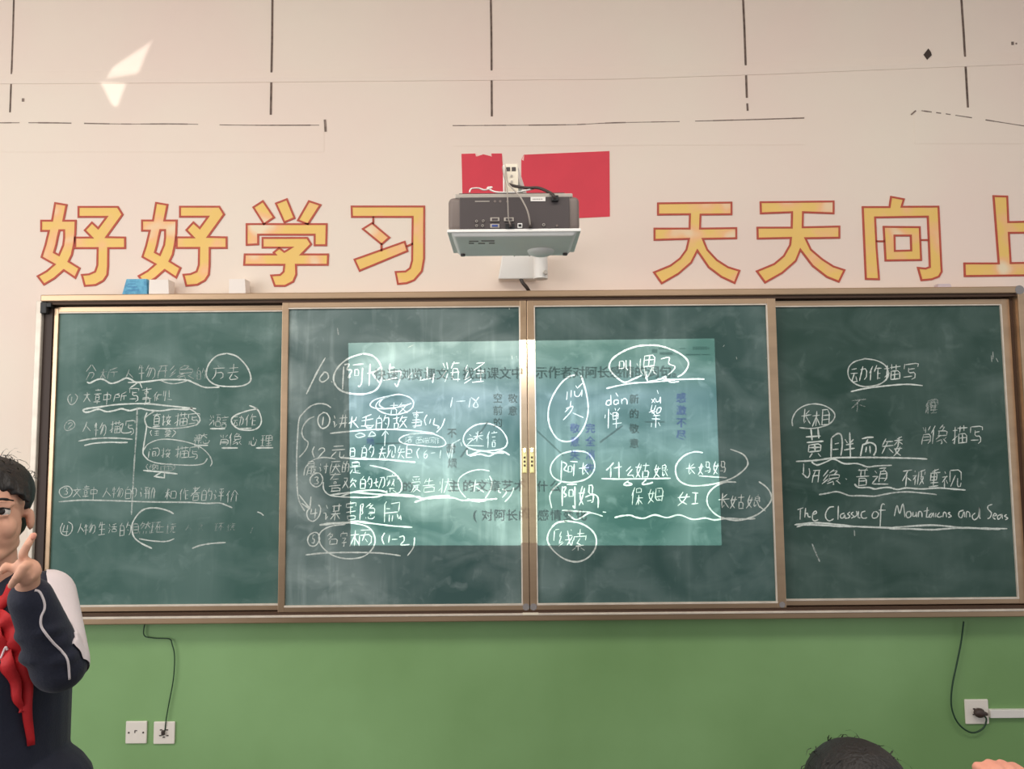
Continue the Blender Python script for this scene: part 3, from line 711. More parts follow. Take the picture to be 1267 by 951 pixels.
o = MB().tube(v, .0075).build('mount_cable', 'dark_cable', None, True); tag(o, 'short thick dark cable running from the wall bracket into the board frame', 'cable')
# ---------------------------------------------------------------- chalk handwriting: strokes on a 0-9 grid, built as thin chalk bands
GL = {}
for ln in '''口 0009 009099 0999
日 0009 009099 0494 0999
目 0009 009099 0393 0696 0999
木 0393 4049 4309 4499
女 401589 716519 0393
亻 7004 4249
讠 2042 04444986
氵 1053 0444 0985
扌 0292 505928 0795
马 107074 2024948968 0767
长 7143 0494 303957 4499
可 0090 808969 口1357
阝 0009 0060336626
门 0209 0011 30909979
彡 8014 9327 9609
寸 0393 606949 2446
攵 3004 2282 7309 3499
欠 3004 229274 5409 5599
又 108009 2299
刀 10908969 4009
力 02928969 4009
心 0408 23298985 5053 8295
王 0090 0494 4049 0999
土 0393 4049 0999
工 0191 4049 0999
十 0494 4049
小 4049 1305 7396
大 0393 404209 4399
犬 0393 404209 4399 7182
不 0090 5006 4249 5496
白 4012 日0299
勺 3004 22928969 3556
的 白0049 勺5099
文 4052 0292 7209 2299
章 4041 1181 0393 日2467 0888 4749
中 口0295 4049
斤 8012 120509 1494 6469
所 4112 1209 124245 1545 斤5099
写 0003 009092 3235858969 3373 0767
与 2024848969 2282 0666
事 0191 404929 口2253 158588 0696 1888
刂 1015 909979
歹 0191 4005 230925 2546
例 亻0039 歹2269 刂7099
牛 2003 1282 0595 5059
勿 3004 22928969 4218 6238
分 4004 5094 25757859 4519
析 木0039 斤4099
物 牛0039 勿4099
开 0090 0494 300509 7079
形 开0059 彡6099
象 4012 3161 6143 口1385 4507 475949 4708 6799 8667
人 403409 4499
方 4051 0292 323609 35858969
去 1282 5055 0595 451989 6799
法 氵0029 去3099
艹 0494 2029 6069
田 0009 009099 4049 0494 0999
描 扌0039 艹3093 田4499
直 0191 5023 目2288 0999
立 5051 0292 2345 7355
接 扌0039 6061 4292 5244 8274 女4499
主 4051 王0299
要 0090 口1284 3034 6064 女0599
间 门0099 日3368
贝 0006 009096 4309 5799
侧 亻0029 贝3069 刂7099
面 0090 4023 口0399 3339 6369 3555
五 0090 4029 148489 0999
语 讠0039 五4094 口4599
言 4051 0191 2373 2575 口2679
云 1181 0494 440989 6689
动 云0049 力5099
乍 3004 2292 4249 4585 4888
作 亻0039 乍4099
礻 4051 0373 7306 4549 5577
申 口0196 0494 4049
神 礻0039 申4099
态 大0064 5464 心0699
月 100609 10909979 1383 1686
肖 4043 1022 8062 月1499
像 亻0029 象3099
里 口0095 0393 4049 1777 0999
理 王0039 里4099
平 1080 2133 7163 0595 4049
评 讠0039 平4099
介 4004 4094 330609 7379
价 亻0039 介4099
禾 7022 0393 4049 4307 4497
和 禾0049 口5298
者 1171 4044 0494 9006 日3589
生 2004 1282 1585 4049 0999
舌 8021 0393 4145 口1588
活 氵0029 舌3099
自 4021 目1199
夕 4005 228219 3455
然 夕0055 犬4095 0709 3739 6769 9799
环 王0039 不4099
境 土0039 6061 4191 4393 日5476 5749 777999
阿 阝0039 可3099
山 4048 030898 9399
每 3003 2191 231898 237379 0595
海 氵0029 每3099
纟 401353 5307 0776 0997
经 纟0039 5090 9043 6394 5595 7579 4999
井 0292 0696 302609 7079
讲 讠0039 井4099
毛 7012 0483 0787 31399997
古 0292 4045 口1589
故 古0049 攵4099
元 1080 0393 340709 64699997
旦 日1077 0999
夫 1282 0595 4009 5599
见 0006 009096 4309 64699997
规 夫0049 见5099
矢 2004 2282 0595 4209 5699
巨 0009 0090 037376 0676 0999
矩 矢0049 巨5099
最 日1073 0494 1409 4449 1646 1848 又5599
讨 讠0039 寸4099
厌 1090 110509 犬2299
是 日1073 0494 4448 4777 2609 2899
喜 0191 4003 2373 口3455 0696 口2799
欢 又0049 欠5099
七 0584 303787
切 七0049 刀4099
察 4041 0103 0191 9193 夕1346 又5376 2777 4749 2809 6899
爱 8010 1122 4142 8172 0304 0393 9394 1585 又2699 4509
告 2013 1272 4045 0595 口1699
丬 6069 1224 0856
状 丬0039 犬4099
某 0191 2024 7074 2474 0595 4449 4508 5598
谋 讠0039 某4099
害 4041 0103 0191 9193 1373 0595 4246 口2799
急 4002 3161 6133 338386 3585 3686 心1799
隐 阝0029 急3099
鼠 2011 1119 4181 8185 2343 1585 3639 5659 76899699
名 夕0065 口3599
子 1080 8044 444929 0595
字 4041 0103 0191 9193 子2499
丙 0090 0309 03939979 4126 4567
柄 木0049 丙4099
米 2032 8062 0494 4049 4408 5598
迷 1122 0434 3408 0899 米3086
信 亻0039 言4099
什 亻0039 十4099
么 5004 6217 1787 7799
姑 女0049 古5099
良 4050 日1164 151947 8475 4499
娘 女0049 良5099
妈 女0049 马5099
保 亻0039 口4183 木4499
母 10089878 108079 0595 4143 4658
姆 女0049 母4099
戋 1383 0686 30699996 8429 7081
线 纟0039 戋4099
索 2272 4043 0305 0393 9395 5436 3667 6727 2787 4749 2809 6899
久 3004 2262 6209 4599
单 2031 7051 日1265 0797 4249
惮 5059 2214 8284 单4099
忄 5059 2214 8284
絮 女0044 口5083 5012 1262 6224 2494 5459 2608 7699
黄 0191 2024 7074 0494 口1577 4447 1676 3709 6799
半 1022 8062 1383 0696 4049
胖 月0039 半4099
而 0090 4023 0309 03939979 3338 6368
委 禾0095 女0499
矮 矢0049 委4099
普 2031 7051 1181 3134 6164 0494 日2579
甬 1080 7042 月1299
通 1122 0434 3408 0899 甬3087
皮 1190 9183 110609 4045 又2499
被 礻0039 皮4099
重 7011 0292 4049 日1266 0999 1787
视 礻0039 见4099
相 木0049 目5099
惯 忄0029 口3094 3292 贝4599
了 1080 804449 29
口 0009 009099 0999
0 40120337498673504 0
1 5049
2 12307083641919 99
4 3016 1686 6059
5 3080 3034 3474785928
6 601317396986642517
8 81402254775928357381
3 11507244866918
( 50222759
) 40727749
- 0595
! 5056 5859
《 5225 2558 8255 5588
⺨ 0'''.split('\n'):
    a = ln.split(' '); GL[a[0]] = a[1:]
GL['0'] = ['4013074986735040'.replace('4013074986735040', '401307498673' + '40')]
GL['了'] = ['10804449', '4929']
GL['2'] = ['1230708364191999']
GL['8'] = ['8140225477592835738' + '1']

def strokes(ch, x0, y0, x1, y1, out, depth=0):
    for tk in GL.get(ch, []):
        if tk[0].isdigit() and len(tk) % 2 == 0:
            out.append([(x0+(x1-x0)*int(tk[i])/9, y0+(y1-y0)*int(tk[i+1])/9) for i in range(0, len(tk), 2)])
        elif not tk[0].isdigit() and len(tk) == 5 and depth < 4:
            a, b, c, d = (int(v)/9 for v in tk[1:])
            strokes(tk[0], x0+(x1-x0)*a, y0+(y1-y0)*b, x0+(x1-x0)*c, y0+(y1-y0)*d, out, depth+1)

def chaikin(p):
    if len(p) < 3: return p
    o = [p[0]]
    for a, b in zip(p, p[1:]):
        o += [(a[0]*.75+b[0]*.25, a[1]*.75+b[1]*.25), (a[0]*.25+b[0]*.75, a[1]*.25+b[1]*.75)]
    return [o[0]]+o[2:-2]+[p[-1]] if len(p) > 3 else [p[0]]+o[2:-1]+[p[-1]]

CHALK = open_chalk = '''
B 1
Z 95 425 7.92
G chalk_writing|faint chalk heading above the wavy underline
W 1.5 f
C 90 205 190 350 分
C 235 245 400 335 析
C 478 250 555 340 人
C 600 205 770 345 物
C 803 215 965 330 形
C 985 205 1150 350 象
Z 200 425 7.93
C 350 235 430 350 的
W 1.6 m
C 500 210 612 345 方
C 645 205 755 345 去
G chalk_circle|chalk circle around the last two heading characters
W 2.3 s
P 640,95 540,120 470,190 440,270 450,340 520,400 640,420 780,415 860,380 875,330 850,250 800,180 730,120 635,94
Z 95 425 7.92
G chalk_underline|wavy double chalk underline of the heading
W 2.6 s
P 100,375 130,385 200,352 260,350 330,388 400,375 480,338 530,350 580,378 700,370 820,355 950,352 1080,357 1150,385 1230,420 1290,430 1400,425
W 1.6 m
P 820,358 880,382 960,392 1080,365
G chalk_arrow|small chalk arrow head pointing at the heading
W 2 s
L 600,380 520,435
L 615,378 640,435
L 500,380 590,380
G chalk_writing|first numbered line in chalk, brighter than the heading
W 1.6 m
C 70 475 130 570 文
C 172 440 245 590 章
C 262 470 335 600 中
C 365 475 485 560 所
W 1.7 s
C 515 435 610 565 写
C 640 430 730 600 事
W 1.5 m
C 755 470 870 565 例
L 905,455 905,525
L 890,545 930,550
Z 60 485 9.746
C 245 55 310 130 1
W 1.4 m
P 320,20 350,60 320,125 270,150 235,100 240,50 270,25
G chalk_underline|long flat loop of chalk under the first numbered line
W 2.6 s
P 1780,200 1600,180 1400,160 1200,140 1000,140 800,152 600,180 480,195 420,215 440,240 500,235 600,205 700,235 800,220 880,200 980,222 1100,195 1200,215 1350,225 1500,205 1650,210 1740,190
G chalk_writing|second numbered line in chalk, about describing people
W 1.3 f
P 240,345 195,400 200,450 240,462 300,430 320,390 290,345 240,345
C 230 370 300 440 2
W 1.5 m
C 420 360 510 475 人
C 550 360 700 530 物
W 1.6 m
C 745 350 870 490 描
P 860,400 900,380 880,480 960,490 1000,470
C 925 345 1040 520 写
G chalk_underline|two short parallel chalk underlines
W 2.2 m
P 360,590 500,565 680,552 850,555 1015,568
W 2.4 s
P 430,643 560,615 750,603 860,607 955,605
G chalk_line|long faint vertical chalk line
W 2.3 f
P 1070,180 1062,450 1045,700 1030,930 1000,1480
Z 165 500 7.04
G chalk_bracket|tall chalk bracket joining the two circled notes
W 2.2 s
P 120,70 100,120 105,160 115,195 100,300 85,400 90,440 130,485
G chalk_circle|oval of chalk round the upper right note
W 1.8 m
P 420,35 500,45 560,90 580,140 540,180 420,205 280,212 160,205 120,190 100,150 110,110 190,55
G chalk_writing|bright chalk note inside the upper oval
W 1.6 s
C 170 75 235 190 直
C 250 90 330 185 接
C 365 75 470 185 描
W 1.5 m
C 480 80 575 190 写
G chalk_writing|tiny bracketed chalk note between the two ovals
W 1.2 m
P 160,225 148,245 160,275
C 185 225 225 270 主
C 270 215 330 280 要
P 345,225 368,245 335,285
G chalk_circle|lower oval of chalk
W 1.7 m
P 90,400 130,345 240,305 400,315 560,360 650,430 685,500 670,540
P 120,480 200,510 350,525 520,530 610,515 645,470
G chalk_writing|chalk note inside the lower oval
W 1.5 m
C 135 385 225 460 间
C 245 380 325 465 接
C 365 365 480 465 描
C 490 375 570 480 写
G chalk_writing|small bracketed chalk note on a thick underline
W 1.2 f
P 125,520 112,545 130,570
C 140 520 215 570 次
C 240 520 340 580 面
C 140 525 215 570 侧
P 345,525 365,545 340,575
G chalk_underline|thick chalk underline with a small triangle below
W 2.4 s
L 85,575 230,588 385,606
W 2.2 s
L 245,592 180,628 270,640 272,592
G chalk_writing|short underlined chalk words at the right of the board
W 1.4 m
C 665 95 700 180 氵
C 690 95 760 195 语
C 760 105 825 200 言
W 2.4 s
L 668,212 800,212
W 1.5 m
C 875 100 960 185 动
C 980 85 1070 190 作
G chalk_circle|small chalk circle around two characters at the right
W 2.2 s
P 1080,40 1000,55 900,90 855,130 870,180 930,218 1030,225 1090,200 1115,150 1105,90 1075,40 1010,10
L 920,212 1030,208
G chalk_writing|lower row of short underlined chalk words
W 1.4 m
C 530 260 590 345 神
C 590 255 670 340 态
W 1.6 m
C 748 265 830 355 肖
C 835 250 945 355 像
C 1010 290 1075 355 心
C 1110 270 1210 360 理
W 2.5 s
L 530,357 650,357
L 770,380 910,380
L 1068,380 1218,378
Z 60 585 9.05
G chalk_writing|third numbered line in chalk, written across most of the board
W 1.4 m
P 190,145 130,180 125,230 170,275 240,255 265,200 230,150 170,150
C 165 165 225 245 3
C 275 165 365 270 文
C 385 135 460 275 章
C 470 150 545 300 中
C 610 160 700 265 人
C 715 155 840 280 物
C 865 150 985 280 的
C 1025 160 1120 285 评
C 1115 160 1195 285 价
Z 180 585 7.453
C 185 145 285 245 和
C 315 140 395 250 作
C 420 125 500 250 者
C 525 140 615 250 的
C 630 150 725 260 评
C 745 160 850 265 价
G chalk_underline|long chalk underline of the third numbered line
W 2.2 m
P -800,265 -600,250 -400,252 -200,258 0,265 200,268 400,270 560,280 680,276 740,295 800,320
Z 60 585 9.05
G chalk_writing|fourth numbered line in chalk
W 1.5 m
P 160,560 135,620 150,680 210,700 260,650 265,580 220,545
C 150 580 235 700 4
C 325 560 400 665 人
C 400 565 520 685 物
C 560 545 640 690 生
C 675 570 765 670 活
C 800 555 920 700 的
W 1.4 f
C 940 555 1010 670 自
C 1030 545 1140 680 然
C 1150 555 1250 665 环
Z 180 585 7.453
C 100 470 170 545 土
C 190 465 280 550 境
G chalk_arc|broken chalk circle on the fourth line
W 2.3 s
P 260,375 200,345 100,322 0,330 -70,380 -125,480 -110,580 -50,640 60,695
W 2 m
P -60,605 60,625 190,630 265,605
G chalk_smudge|half wiped chalk words with a short slanting stroke
W 1.2 g
C 370 480 430 530 人
C 490 470 530 530 文
C 640 465 720 530 环
C 750 465 830 530 境
L 990,500 965,560
W 1.8 m
P 1030,358 1060,368 1090,392
W 2.2 m
P 430,695 500,668 600,650 740,640
B 2
Z 350 400 7.04
G chalk_writing|large chalk heading beginning with the numeral 10
W 2.4 s
P 370,298 300,420 205,615
W 2.2 s
P 360,425 320,480 345,510 395,475 385,430 350,425
L 420,505 432,512
L 530,375 520,575
P 535,360 575,355 560,400 600,410 570,470 590,460
L 610,362 705,352
P 695,385 690,450 685,520 665,550 655,540
C 625 400 660 455 口
L 760,350 750,545
P 735,435 800,420 850,380
P 770,420 810,480 852,525
Z 440 440 10.56
L 452,100 440,215 590,200
P 590,200 590,260 565,340 540,400 510,360
L 445,160 510,150
L 360,322 550,285
W 1.4 s
L 740,215 685,280 740,285
L 790,215 765,240 795,275
W 2.2 s
L 935,145 935,310
L 855,270 845,320 1000,290
P 1025,230 1015,290 1005,355
Z 500 420 7.92
W 1.9 s
C 375 225 420 370 氵
C 410 215 545 415 海
C 590 240 790 415 经
W 1.3 f
L 1055,150 1060,195
L 1100,160 1103,190
G chalk_circle|large chalk circle around the first two heading characters
Z 350 400 7.04
W 2.6 s
P 700,262 580,300 490,370 445,450 450,520 500,580 580,608 700,615 800,585 850,520 862,420 840,340 780,280 690,262
G chalk_writing|chalk numerals 1-18 below the heading
Z 500 420 7.92
W 1.7 m
L 475,565 455,665
L 510,605 600,600
L 650,570 635,665
P 655,565 700,600 725,650 700,665 680,640 735,560
G chalk_arc|two long nested chalk arcs at the left edge
Z 370 490 8.447
W 2.0 m
P 335,120 280,85 200,78 120,105 40,180 0,245 -15,420 -25,700 -10,1050 60,1200
P 160,213 100,240 45,310 30,380 50,440 95,485 70,560 0,640
G chalk_arrow|chalk arrow pointing at the fourth numbered item
Z 370 570 7.313
W 2.2 s
L 0,305 100,435
L 108,322 98,440
L 20,380 95,435
G chalk_writing|first numbered item, bright chalk
Z 370 490 8.447
W 2.1 s
P 255,170 205,210 200,280 240,335 300,310 322,240 290,180 245,170
L 255,215 243,305
W 2.0 s
C 355 195 505 335 讲
L 555,210 540,335
L 515,285 590,250 600,215
L 555,255 620,330
C 650 190 785 335 毛
C 815 195 940 345 的
C 985 200 1135 335 故
Z 440 440 10.56
C 730 715 880 940 事
Z 500 420 7.92
W 1.8 s
P 225,735 200,785 215,840
L 262,775 248,825
L 300,770 285,835
P 285,830 340,850 325,870
P 400,770 370,850 315,910
G chalk_underline|long chalk underline of the first numbered item
Z 370 490 8.447
W 2.2 s
P 325,388 500,370 700,352 900,345 1100,352 1300,370 1420,392
G chalk_scribble|small loops and an upward arrow in chalk
W 1.8 m
P 600,400 640,385 690,410 620,432 590,405 640,388
P 730,415 760,370 800,410 720,418
L 895,520 903,360
L 865,415 905,360 935,400
G chalk_circle|doubled chalk ellipse above the first item
Z 440 440 10.56
W 1.9 s
P 580,500 440,525 260,570 190,635 240,680 400,690 600,660 730,620
P 470,520 320,580 265,660 330,730 480,770 650,740 740,680 755,600 700,540 580,505 480,515 350,570 310,640 380,690
W 1.6 s
C 450 610 690 760 故
G chalk_circle|flat chalk ellipse around tiny words
Z 420 525 7.04
W 1.9 s
P 700,78 580,92 520,130 560,165 700,182 860,195 925,170 900,120 820,85 700,75 600,85
W 1.1 m
C 570 105 640 155 以
C 590 100 640 155 言
C 670 110 720 160 面
C 725 115 775 160 描
C 780 115 830 165 写
C 830 110 870 165 作
G chalk_writing|second numbered item, chalk
Z 370 490 8.447
W 2.0 s
P 160,525 140,580 160,640
C 195 540 280 640 2
C 340 520 475 640 元
C 525 540 600 650 旦
C 655 510 780 640 的
W 1.9 s
C 835 520 1000 645 规
C 1035 515 1190 645 矩
Z 500 520 7.92
W 1.8 m
P 150,270 125,310 140,370
C 190 290 235 370 6
L 260,320 305,315
L 360,290 350,370
L 415,300 440,370 470,230 550,185
L 480,215 465,370
L 555,215 565,250
G chalk_underline|thick chalk underline of the second item
Z 370 490 8.447
W 3.0 s
P 430,640 550,650 700,655 900,660 1100,680 1220,690
W 1.8 m
P 50,830 70,740 150,665 260,640 380,655
G chalk_writing|small note squeezed between the second and third items
W 1.6 s
C 85 685 180 820 最
C 215 700 300 800 讨
C 325 680 430 800 厌
C 455 680 520 790 的
C 540 680 650 810 是
G chalk_writing|third numbered item, bright chalk
Z 370 570 7.313
W 1.9 s
P 150,110 105,150 105,200 150,235 195,215 215,165 190,115 145,110
C 130 145 185 215 3
C 275 110 380 280 喜
C 395 155 520 245 欢
C 560 140 660 250 的
C 675 150 780 245 切
C 790 115 890 285 察
G chalk_underline|looped chalk underline of the third item
W 2.2 s
P 220,190 225,260 280,310 400,325 560,330 700,325 800,300 900,290 930,240 920,180 860,110 780,70 640,40
W 2.8 s
P 285,308 380,295 500,285 680,300 820,310 1000,320 1100,325
P 380,320 520,275 700,265 800,285
G chalk_writing|chalk words in the middle of the board, next to a circled one
Z 470 560 6.668
W 1.7 s
C 262 200 335 325 爱
C 358 210 455 320 告
C 485 205 600 325 状
W 1.9 s
L 730,285 830,250
L 790,222 776,322
L 735,284 828,252
L 790,280 860,325
L 875,215 878,228
L 893,212 895,225
G chalk_circle|chalk circle round one bold character near the middle stile
W 1.9 s
P 905,150 830,138 740,155 665,200 645,250 660,310 710,370
P 905,190 925,240 910,310 870,375
G chalk_underline|wavy bright chalk underline near the middle stile
W 2.6 s
P 0,350 100,345 250,350 350,375 480,372 600,370 680,392 780,385 880,385 970,378
W 3.0 s
P 285,408 380,375 450,360 580,355
W 3.4 s
P 720,380 800,400 880,388
W 1.9 s
P 985,290 980,320 1000,330
P 1010,300 1045,320 1010,370 
P 1105,285 1080,350 1030,405
G chalk_writing|chalk words inside a circle near the middle stile
Z 500 520 7.92
W 1.8 s
C 615 115 790 255 迷
C 805 110 910 260 信
G chalk_circle|chalk circle with a thick scribbled underline
W 2.2 s
P 820,25 700,45 610,110 580,190 620,260 740,295 900,290 990,260 1010,190 960,100 880,45 800,25
W 2.6 s
P 615,290 630,340 750,300 830,310 880,320 960,300 1035,340
P 640,350 740,330 830,348 900,320 980,320
G chalk_writing|fourth numbered item, bright chalk
Z 370 570 7.313
W 2.0 s
P 175,395 195,430 180,500 130,545 85,525 70,470 90,430
L 115,430 105,480 165,470
L 150,430 143,520
C 225 395 375 545 谋
C 425 365 510 530 害
C 555 385 690 525 隐
C 755 365 920 545 鼠
G chalk_underline|thick chalk underline of the fourth item
W 3.4 s
P 185,580 300,565 420,560 530,548 640,565
W 2.4 s
P 530,548 700,570 850,588 1025,600
G chalk_writing|fifth numbered item with a bracketed 1-2
W 1.9 s
P 140,645 95,670 78,720 100,765 150,765 185,710 170,655 130,645
C 110 670 150 745 5
C 255 650 345 755 名
C 375 640 430 770 字
C 465 620 650 765 柄
P 775,650 750,700 770,755
L 820,670 810,740
L 840,710 890,708
P 905,690 945,680 950,720 920,760 1000,755
P 1045,690 1035,780 980,858
G chalk_circle|chalk oval around the fifth item
W 2.0 s
P 420,575 290,590 200,640 180,710 220,790 320,860 450,885 580,865 660,800 688,720 660,630 580,580 440,560
G chalk_underline|last chalk underline of the second board
W 2.2 s
P 60,850 200,835 400,828 650,830 800,840 920,858
G chalk_speck|stray chalk marks on the second board
Z 350 400 7.04
W 2.0 f
L 475,40 485,100
L 1090,210 1140,185
Z 600 340 10.56
W 3 m
L 315,415 320,450
B 3
Z 660 420 6.79
G chalk_circle|tall chalk oval around the leftmost pinyin
W 2.4 s
P 350,298 300,310 230,370 160,480 125,600 135,720 190,820 260,855 340,840 410,760 450,660 460,560 440,430 400,300
G chalk_writing|chalk pinyin and character inside the tall oval
W 1.8 s
L 285,435 280,500 275,505
L 318,425 315,485
P 345,430 350,470 380,475 410,430
L 408,420 405,478
L 355,385 370,408 412,365
L 315,515 310,560 265,610
P 275,580 330,560 310,610 250,675
L 330,615 420,655
G chalk_writing|chalk pinyin dan with its character
Z 670 425 10.56
W 1.8 s
L 905,670 908,800
P 905,740 860,745 845,790 880,805 905,780
P 1000,735 955,740 945,780 975,795 1000,770 
L 1003,735 1008,790
L 970,640 1000,690
L 1045,720 1050,790
P 1048,745 1085,715 1115,740 1118,795
Z 660 420 6.79
W 1.9 s
L 632,580 628,745
L 605,630 600,660
L 645,615 655,630
C 660 575 740 745 单
G chalk_circle|wide chalk oval at the top of the third board
Z 750 425 9.746
W 2.6 s
P 520,18 380,30 220,85 90,170 40,250 50,320 120,400 220,465 320,430 430,380
P 510,18 640,25 800,75 920,140 985,210 985,280 930,360 860,400
G chalk_writing|chalk characters inside the wide oval
W 1.8 s
C 160 210 215 300 口
P 240,200 240,280 260,320
L 290,200 292,405
W 1.5 m
L 370,240 385,265
P 415,180 410,300 440,370
W 1.9 s
C 455 140 590 270 田
L 455,270 480,430
L 490,280 575,275 560,320
P 480,330 500,400 560,280
P 560,300 580,350 610,370
P 660,185 760,165 755,240 830,275 800,330 745,375
G chalk_underline|long doubled chalk underline below the wide oval
W 2.2 s
P 0,540 150,505 330,475 520,465 700,450 830,440
P 500,460 640,430 720,395 730,430 900,430 1080,425 1185,428
P 620,425 720,430 780,465 880,455
L 480,380 500,460
G chalk_writing|chalk pinyin xu with its character
W 1.7 s
L 615,560 630,605
L 545,665 590,715
L 590,655 550,715
P 600,665 605,700 640,690 655,640
L 655,640 655,720
L 555,735 540,800 590,860
L 600,740 580,800 515,830
P 615,780 660,770 650,820 610,840 615,785
Z 780 420 6.794
L 180,620 215,600
L 190,640 250,635
L 180,665 250,668
L 215,640 212,740
L 178,700 175,735
L 235,695 250,725
G chalk_circle|chalk oval around two characters on the left
Z 660 540 5.945
W 2.3 s
P 290,105 200,130 140,190 125,250 150,300 210,330 300,335 390,310 440,260 450,200 420,140 370,110 280,105
G chalk_writing|chalk characters in the left oval
W 2.0 s
L 208,175 203,325
P 215,185 245,205 225,240 250,255
L 270,182 325,185
C 255 215 285 260 口
L 300,200 295,290
C 335 190 410 285 长
G chalk_writing|two large chalk characters below the left oval
W 2.4 s
L 212,365 212,510
P 215,375 240,372 225,410 242,430 225,445
L 245,352 320,350
C 262 390 292 440 口
P 305,365 305,450 305,525 290,505
C 335 365 440 505 妈
G chalk_arc|chalk arch over and wavy line under the two large characters
W 2.2 s
P 210,330 150,380 120,440 135,525
P 380,445 440,425 475,450 475,525
L 210,542 420,555
P 255,570 310,610 360,590 420,560 510,585
L 510,553 535,556
G chalk_writing|chalk words along the underlined middle row
W 2.1 s
P 590,190 565,220 535,248
L 570,225 568,300
L 590,232 650,220
L 628,185 630,305
C 685 220 745 300 么
C 750 190 850 300 姑
Z 800 540 5.944
C 50 205 160 300 娘
G chalk_underline|chalk underline with two small loops below
Z 660 540 5.945
W 2.3 s
L 500,308 620,312 900,308 1010,306
P 700,325 665,350 690,358 725,350 690,335
P 830,315 800,350 850,345 880,335
G chalk_writing|two thin chalk characters under the middle row
W 1.7 m
C 720 370 805 500 保
Z 800 540 5.944
C 10 385 125 485 姆
G chalk_writing|two bold chalk characters right of the thin ones
W 2.1 s
C 225 410 315 505 女
L 335,412 380,415
L 362,415 358,488
L 330,495 380,490
G chalk_circle|broken chalk oval crossing the slide's right edge, upper
W 2.4 s
P 415,118 350,112 270,145 215,220 230,310 300,355 400,360 530,340 640,300 720,240 745,190 710,130 615,92
G chalk_writing|chalk words in the upper broken oval
W 1.9 s
C 290 195 360 280 长
C 380 190 470 275 妈
C 490 185 580 275 妈
L 385,288 590,302
G chalk_circle|broken chalk oval at the right end of the wavy line, lower
W 2.3 s
P 660,335 580,335 500,370 450,430 450,500 500,565 570,600 680,615 800,580 880,520 920,450 890,380 825,330
G chalk_writing|chalk words in the lower broken oval
W 1.9 s
C 525 410 610 525 长
C 615 430 720 525 姑
C 735 430 840 520 娘
L 820,505 875,548
G chalk_underline|long wavy chalk line across the third board
W 2.4 s
P -235,595 -180,582 -120,578 -80,592 -20,600 60,575 150,595 240,575 340,608 430,598 500,612 600,600 700,605 800,602
G chalk_circle|large chalk circle at the bottom left of the third board
Z 660 540 5.945
W 2.5 s
P 250,622 170,635 115,700 105,770 150,840 230,900 320,920 400,890 455,820 460,740 420,680 340,635 220,618
G chalk_writing|two chalk characters inside the bottom left circle
W 1.9 s
L 155,690 150,765
L 160,685 190,680
C 185 690 290 800 线
C 295 680 385 835 索
G chalk_speck|stray chalk marks on the third board
Z 780 420 6.794
W 1.8 f
L 890,145 895,165
L 1140,155 1155,158
L 780,60 790,45
B 4
Z 970 430 4.266
G chalk_circle|chalk circle around the first two characters of the upper heading
W 2.0 m
P 430,58 370,75 340,110 345,160 385,195 440,205 510,190 550,150 540,100 490,68 420,57
G chalk_writing|upper chalk heading of the right board
W 2.0 s
C 355 100 435 175 动
C 450 95 515 170 作
C 530 90 610 170 描
C 635 85 705 170 写
G chalk_underline|chalk underline of the upper heading
W 2.2 s
P 352,232 430,215 550,200 650,193 732,200
G chalk_circle|chalk oval around two small characters at the left
Z 975 490 8.644
W 2.0 m
P 50,320 45,250 90,160 180,100 290,82 400,105 480,160 500,220 450,290 350,330 240,345 120,335
G chalk_writing|two small chalk characters in the left oval
W 1.9 s
C 140 135 245 300 长
C 265 150 445 310 相
G chalk_writing|largest chalk words of the right board
W 2.5 s
L 245,345 258,470
L 320,340 330,450
L 190,435 350,425
L 200,495 380,480
C 225 510 350 590 口
L 285,510 290,590
L 230,550 350,545
L 260,610 230,655
L 320,610 350,645
L 465,445 460,660
P 470,440 530,400 570,420 580,520 565,635
L 500,510 545,500
L 480,570 540,565
L 660,385 668,650
L 610,460 635,500
L 700,460 665,500
L 620,520 700,505
L 600,575 715,555
L 790,455 850,440 915,438
L 855,460 830,510 800,515 775,640
P 800,520 870,495 930,520 940,580 915,635
L 840,540 830,600
L 875,530 880,610
Z 1090 500 7.927
W 2.1 s
C 15 330 125 480 矢
C 130 320 210 500 委
G chalk_underline|straight and wavy chalk underlines of the largest words
Z 975 490 8.644
W 2.6 s
P 85,697 300,685 480,660 700,655 950,655 1200,660 1390,665 1490,672
W 2.4 s
P 250,700 310,735 400,705 490,672 600,720 740,720 850,755 950,745 1110,738
G chalk_arrow|small chalk arrow pointing down
W 1.9 m
L 168,720 165,830
P 225,770 232,830 210,870 180,855
L 150,825 210,872
G chalk_writing|row of chalk words with a wavy underline
W 2.0 s
C 265 790 340 925 开
C 370 790 430 935 彡
W 2.0 s
C 425 785 565 945 象
L 615,880 630,890
C 730 775 870 950 普
C 905 775 1080 950 通
Z 1090 500 7.927
C 210 650 300 800 不
C 315 645 430 790 被
C 480 635 575 800 重
C 600 650 790 810 视
G chalk_underline|two wavy chalk underlines above the English line
W 2.5 s
P -260,780 -220,815 -120,815 -60,830 0,820 80,815 160,835 250,820 400,830 560,820 700,830 830,840
W 2.2 m
Z 975 600 9.39
P 360,110 450,95 560,75 640,95 720,122 850,122 1000,128 1100,110 1250,85 1400,78 1550,90 1700,105 1725,115
G chalk_writing|line of English handwriting in chalk
W 1.8 s
L 110,285 180,262
L 145,275 140,400
L 205,265 195,375
P 195,340 225,325 235,365 265,368
P 280,345 330,325 320,300 290,330 285,390 310,415 350,400
P 535,250 480,260 440,320 440,380 480,415 530,390
L 585,240 580,400
P 655,325 615,340 610,375 640,380 660,345 665,385 690,380
P 720,310 695,335 720,360 695,385
P 760,310 735,335 765,360 735,385
P 765,375 800,345 795,300
P 820,300 815,370 840,380
P 900,300 855,320 855,370 885,385 920,375
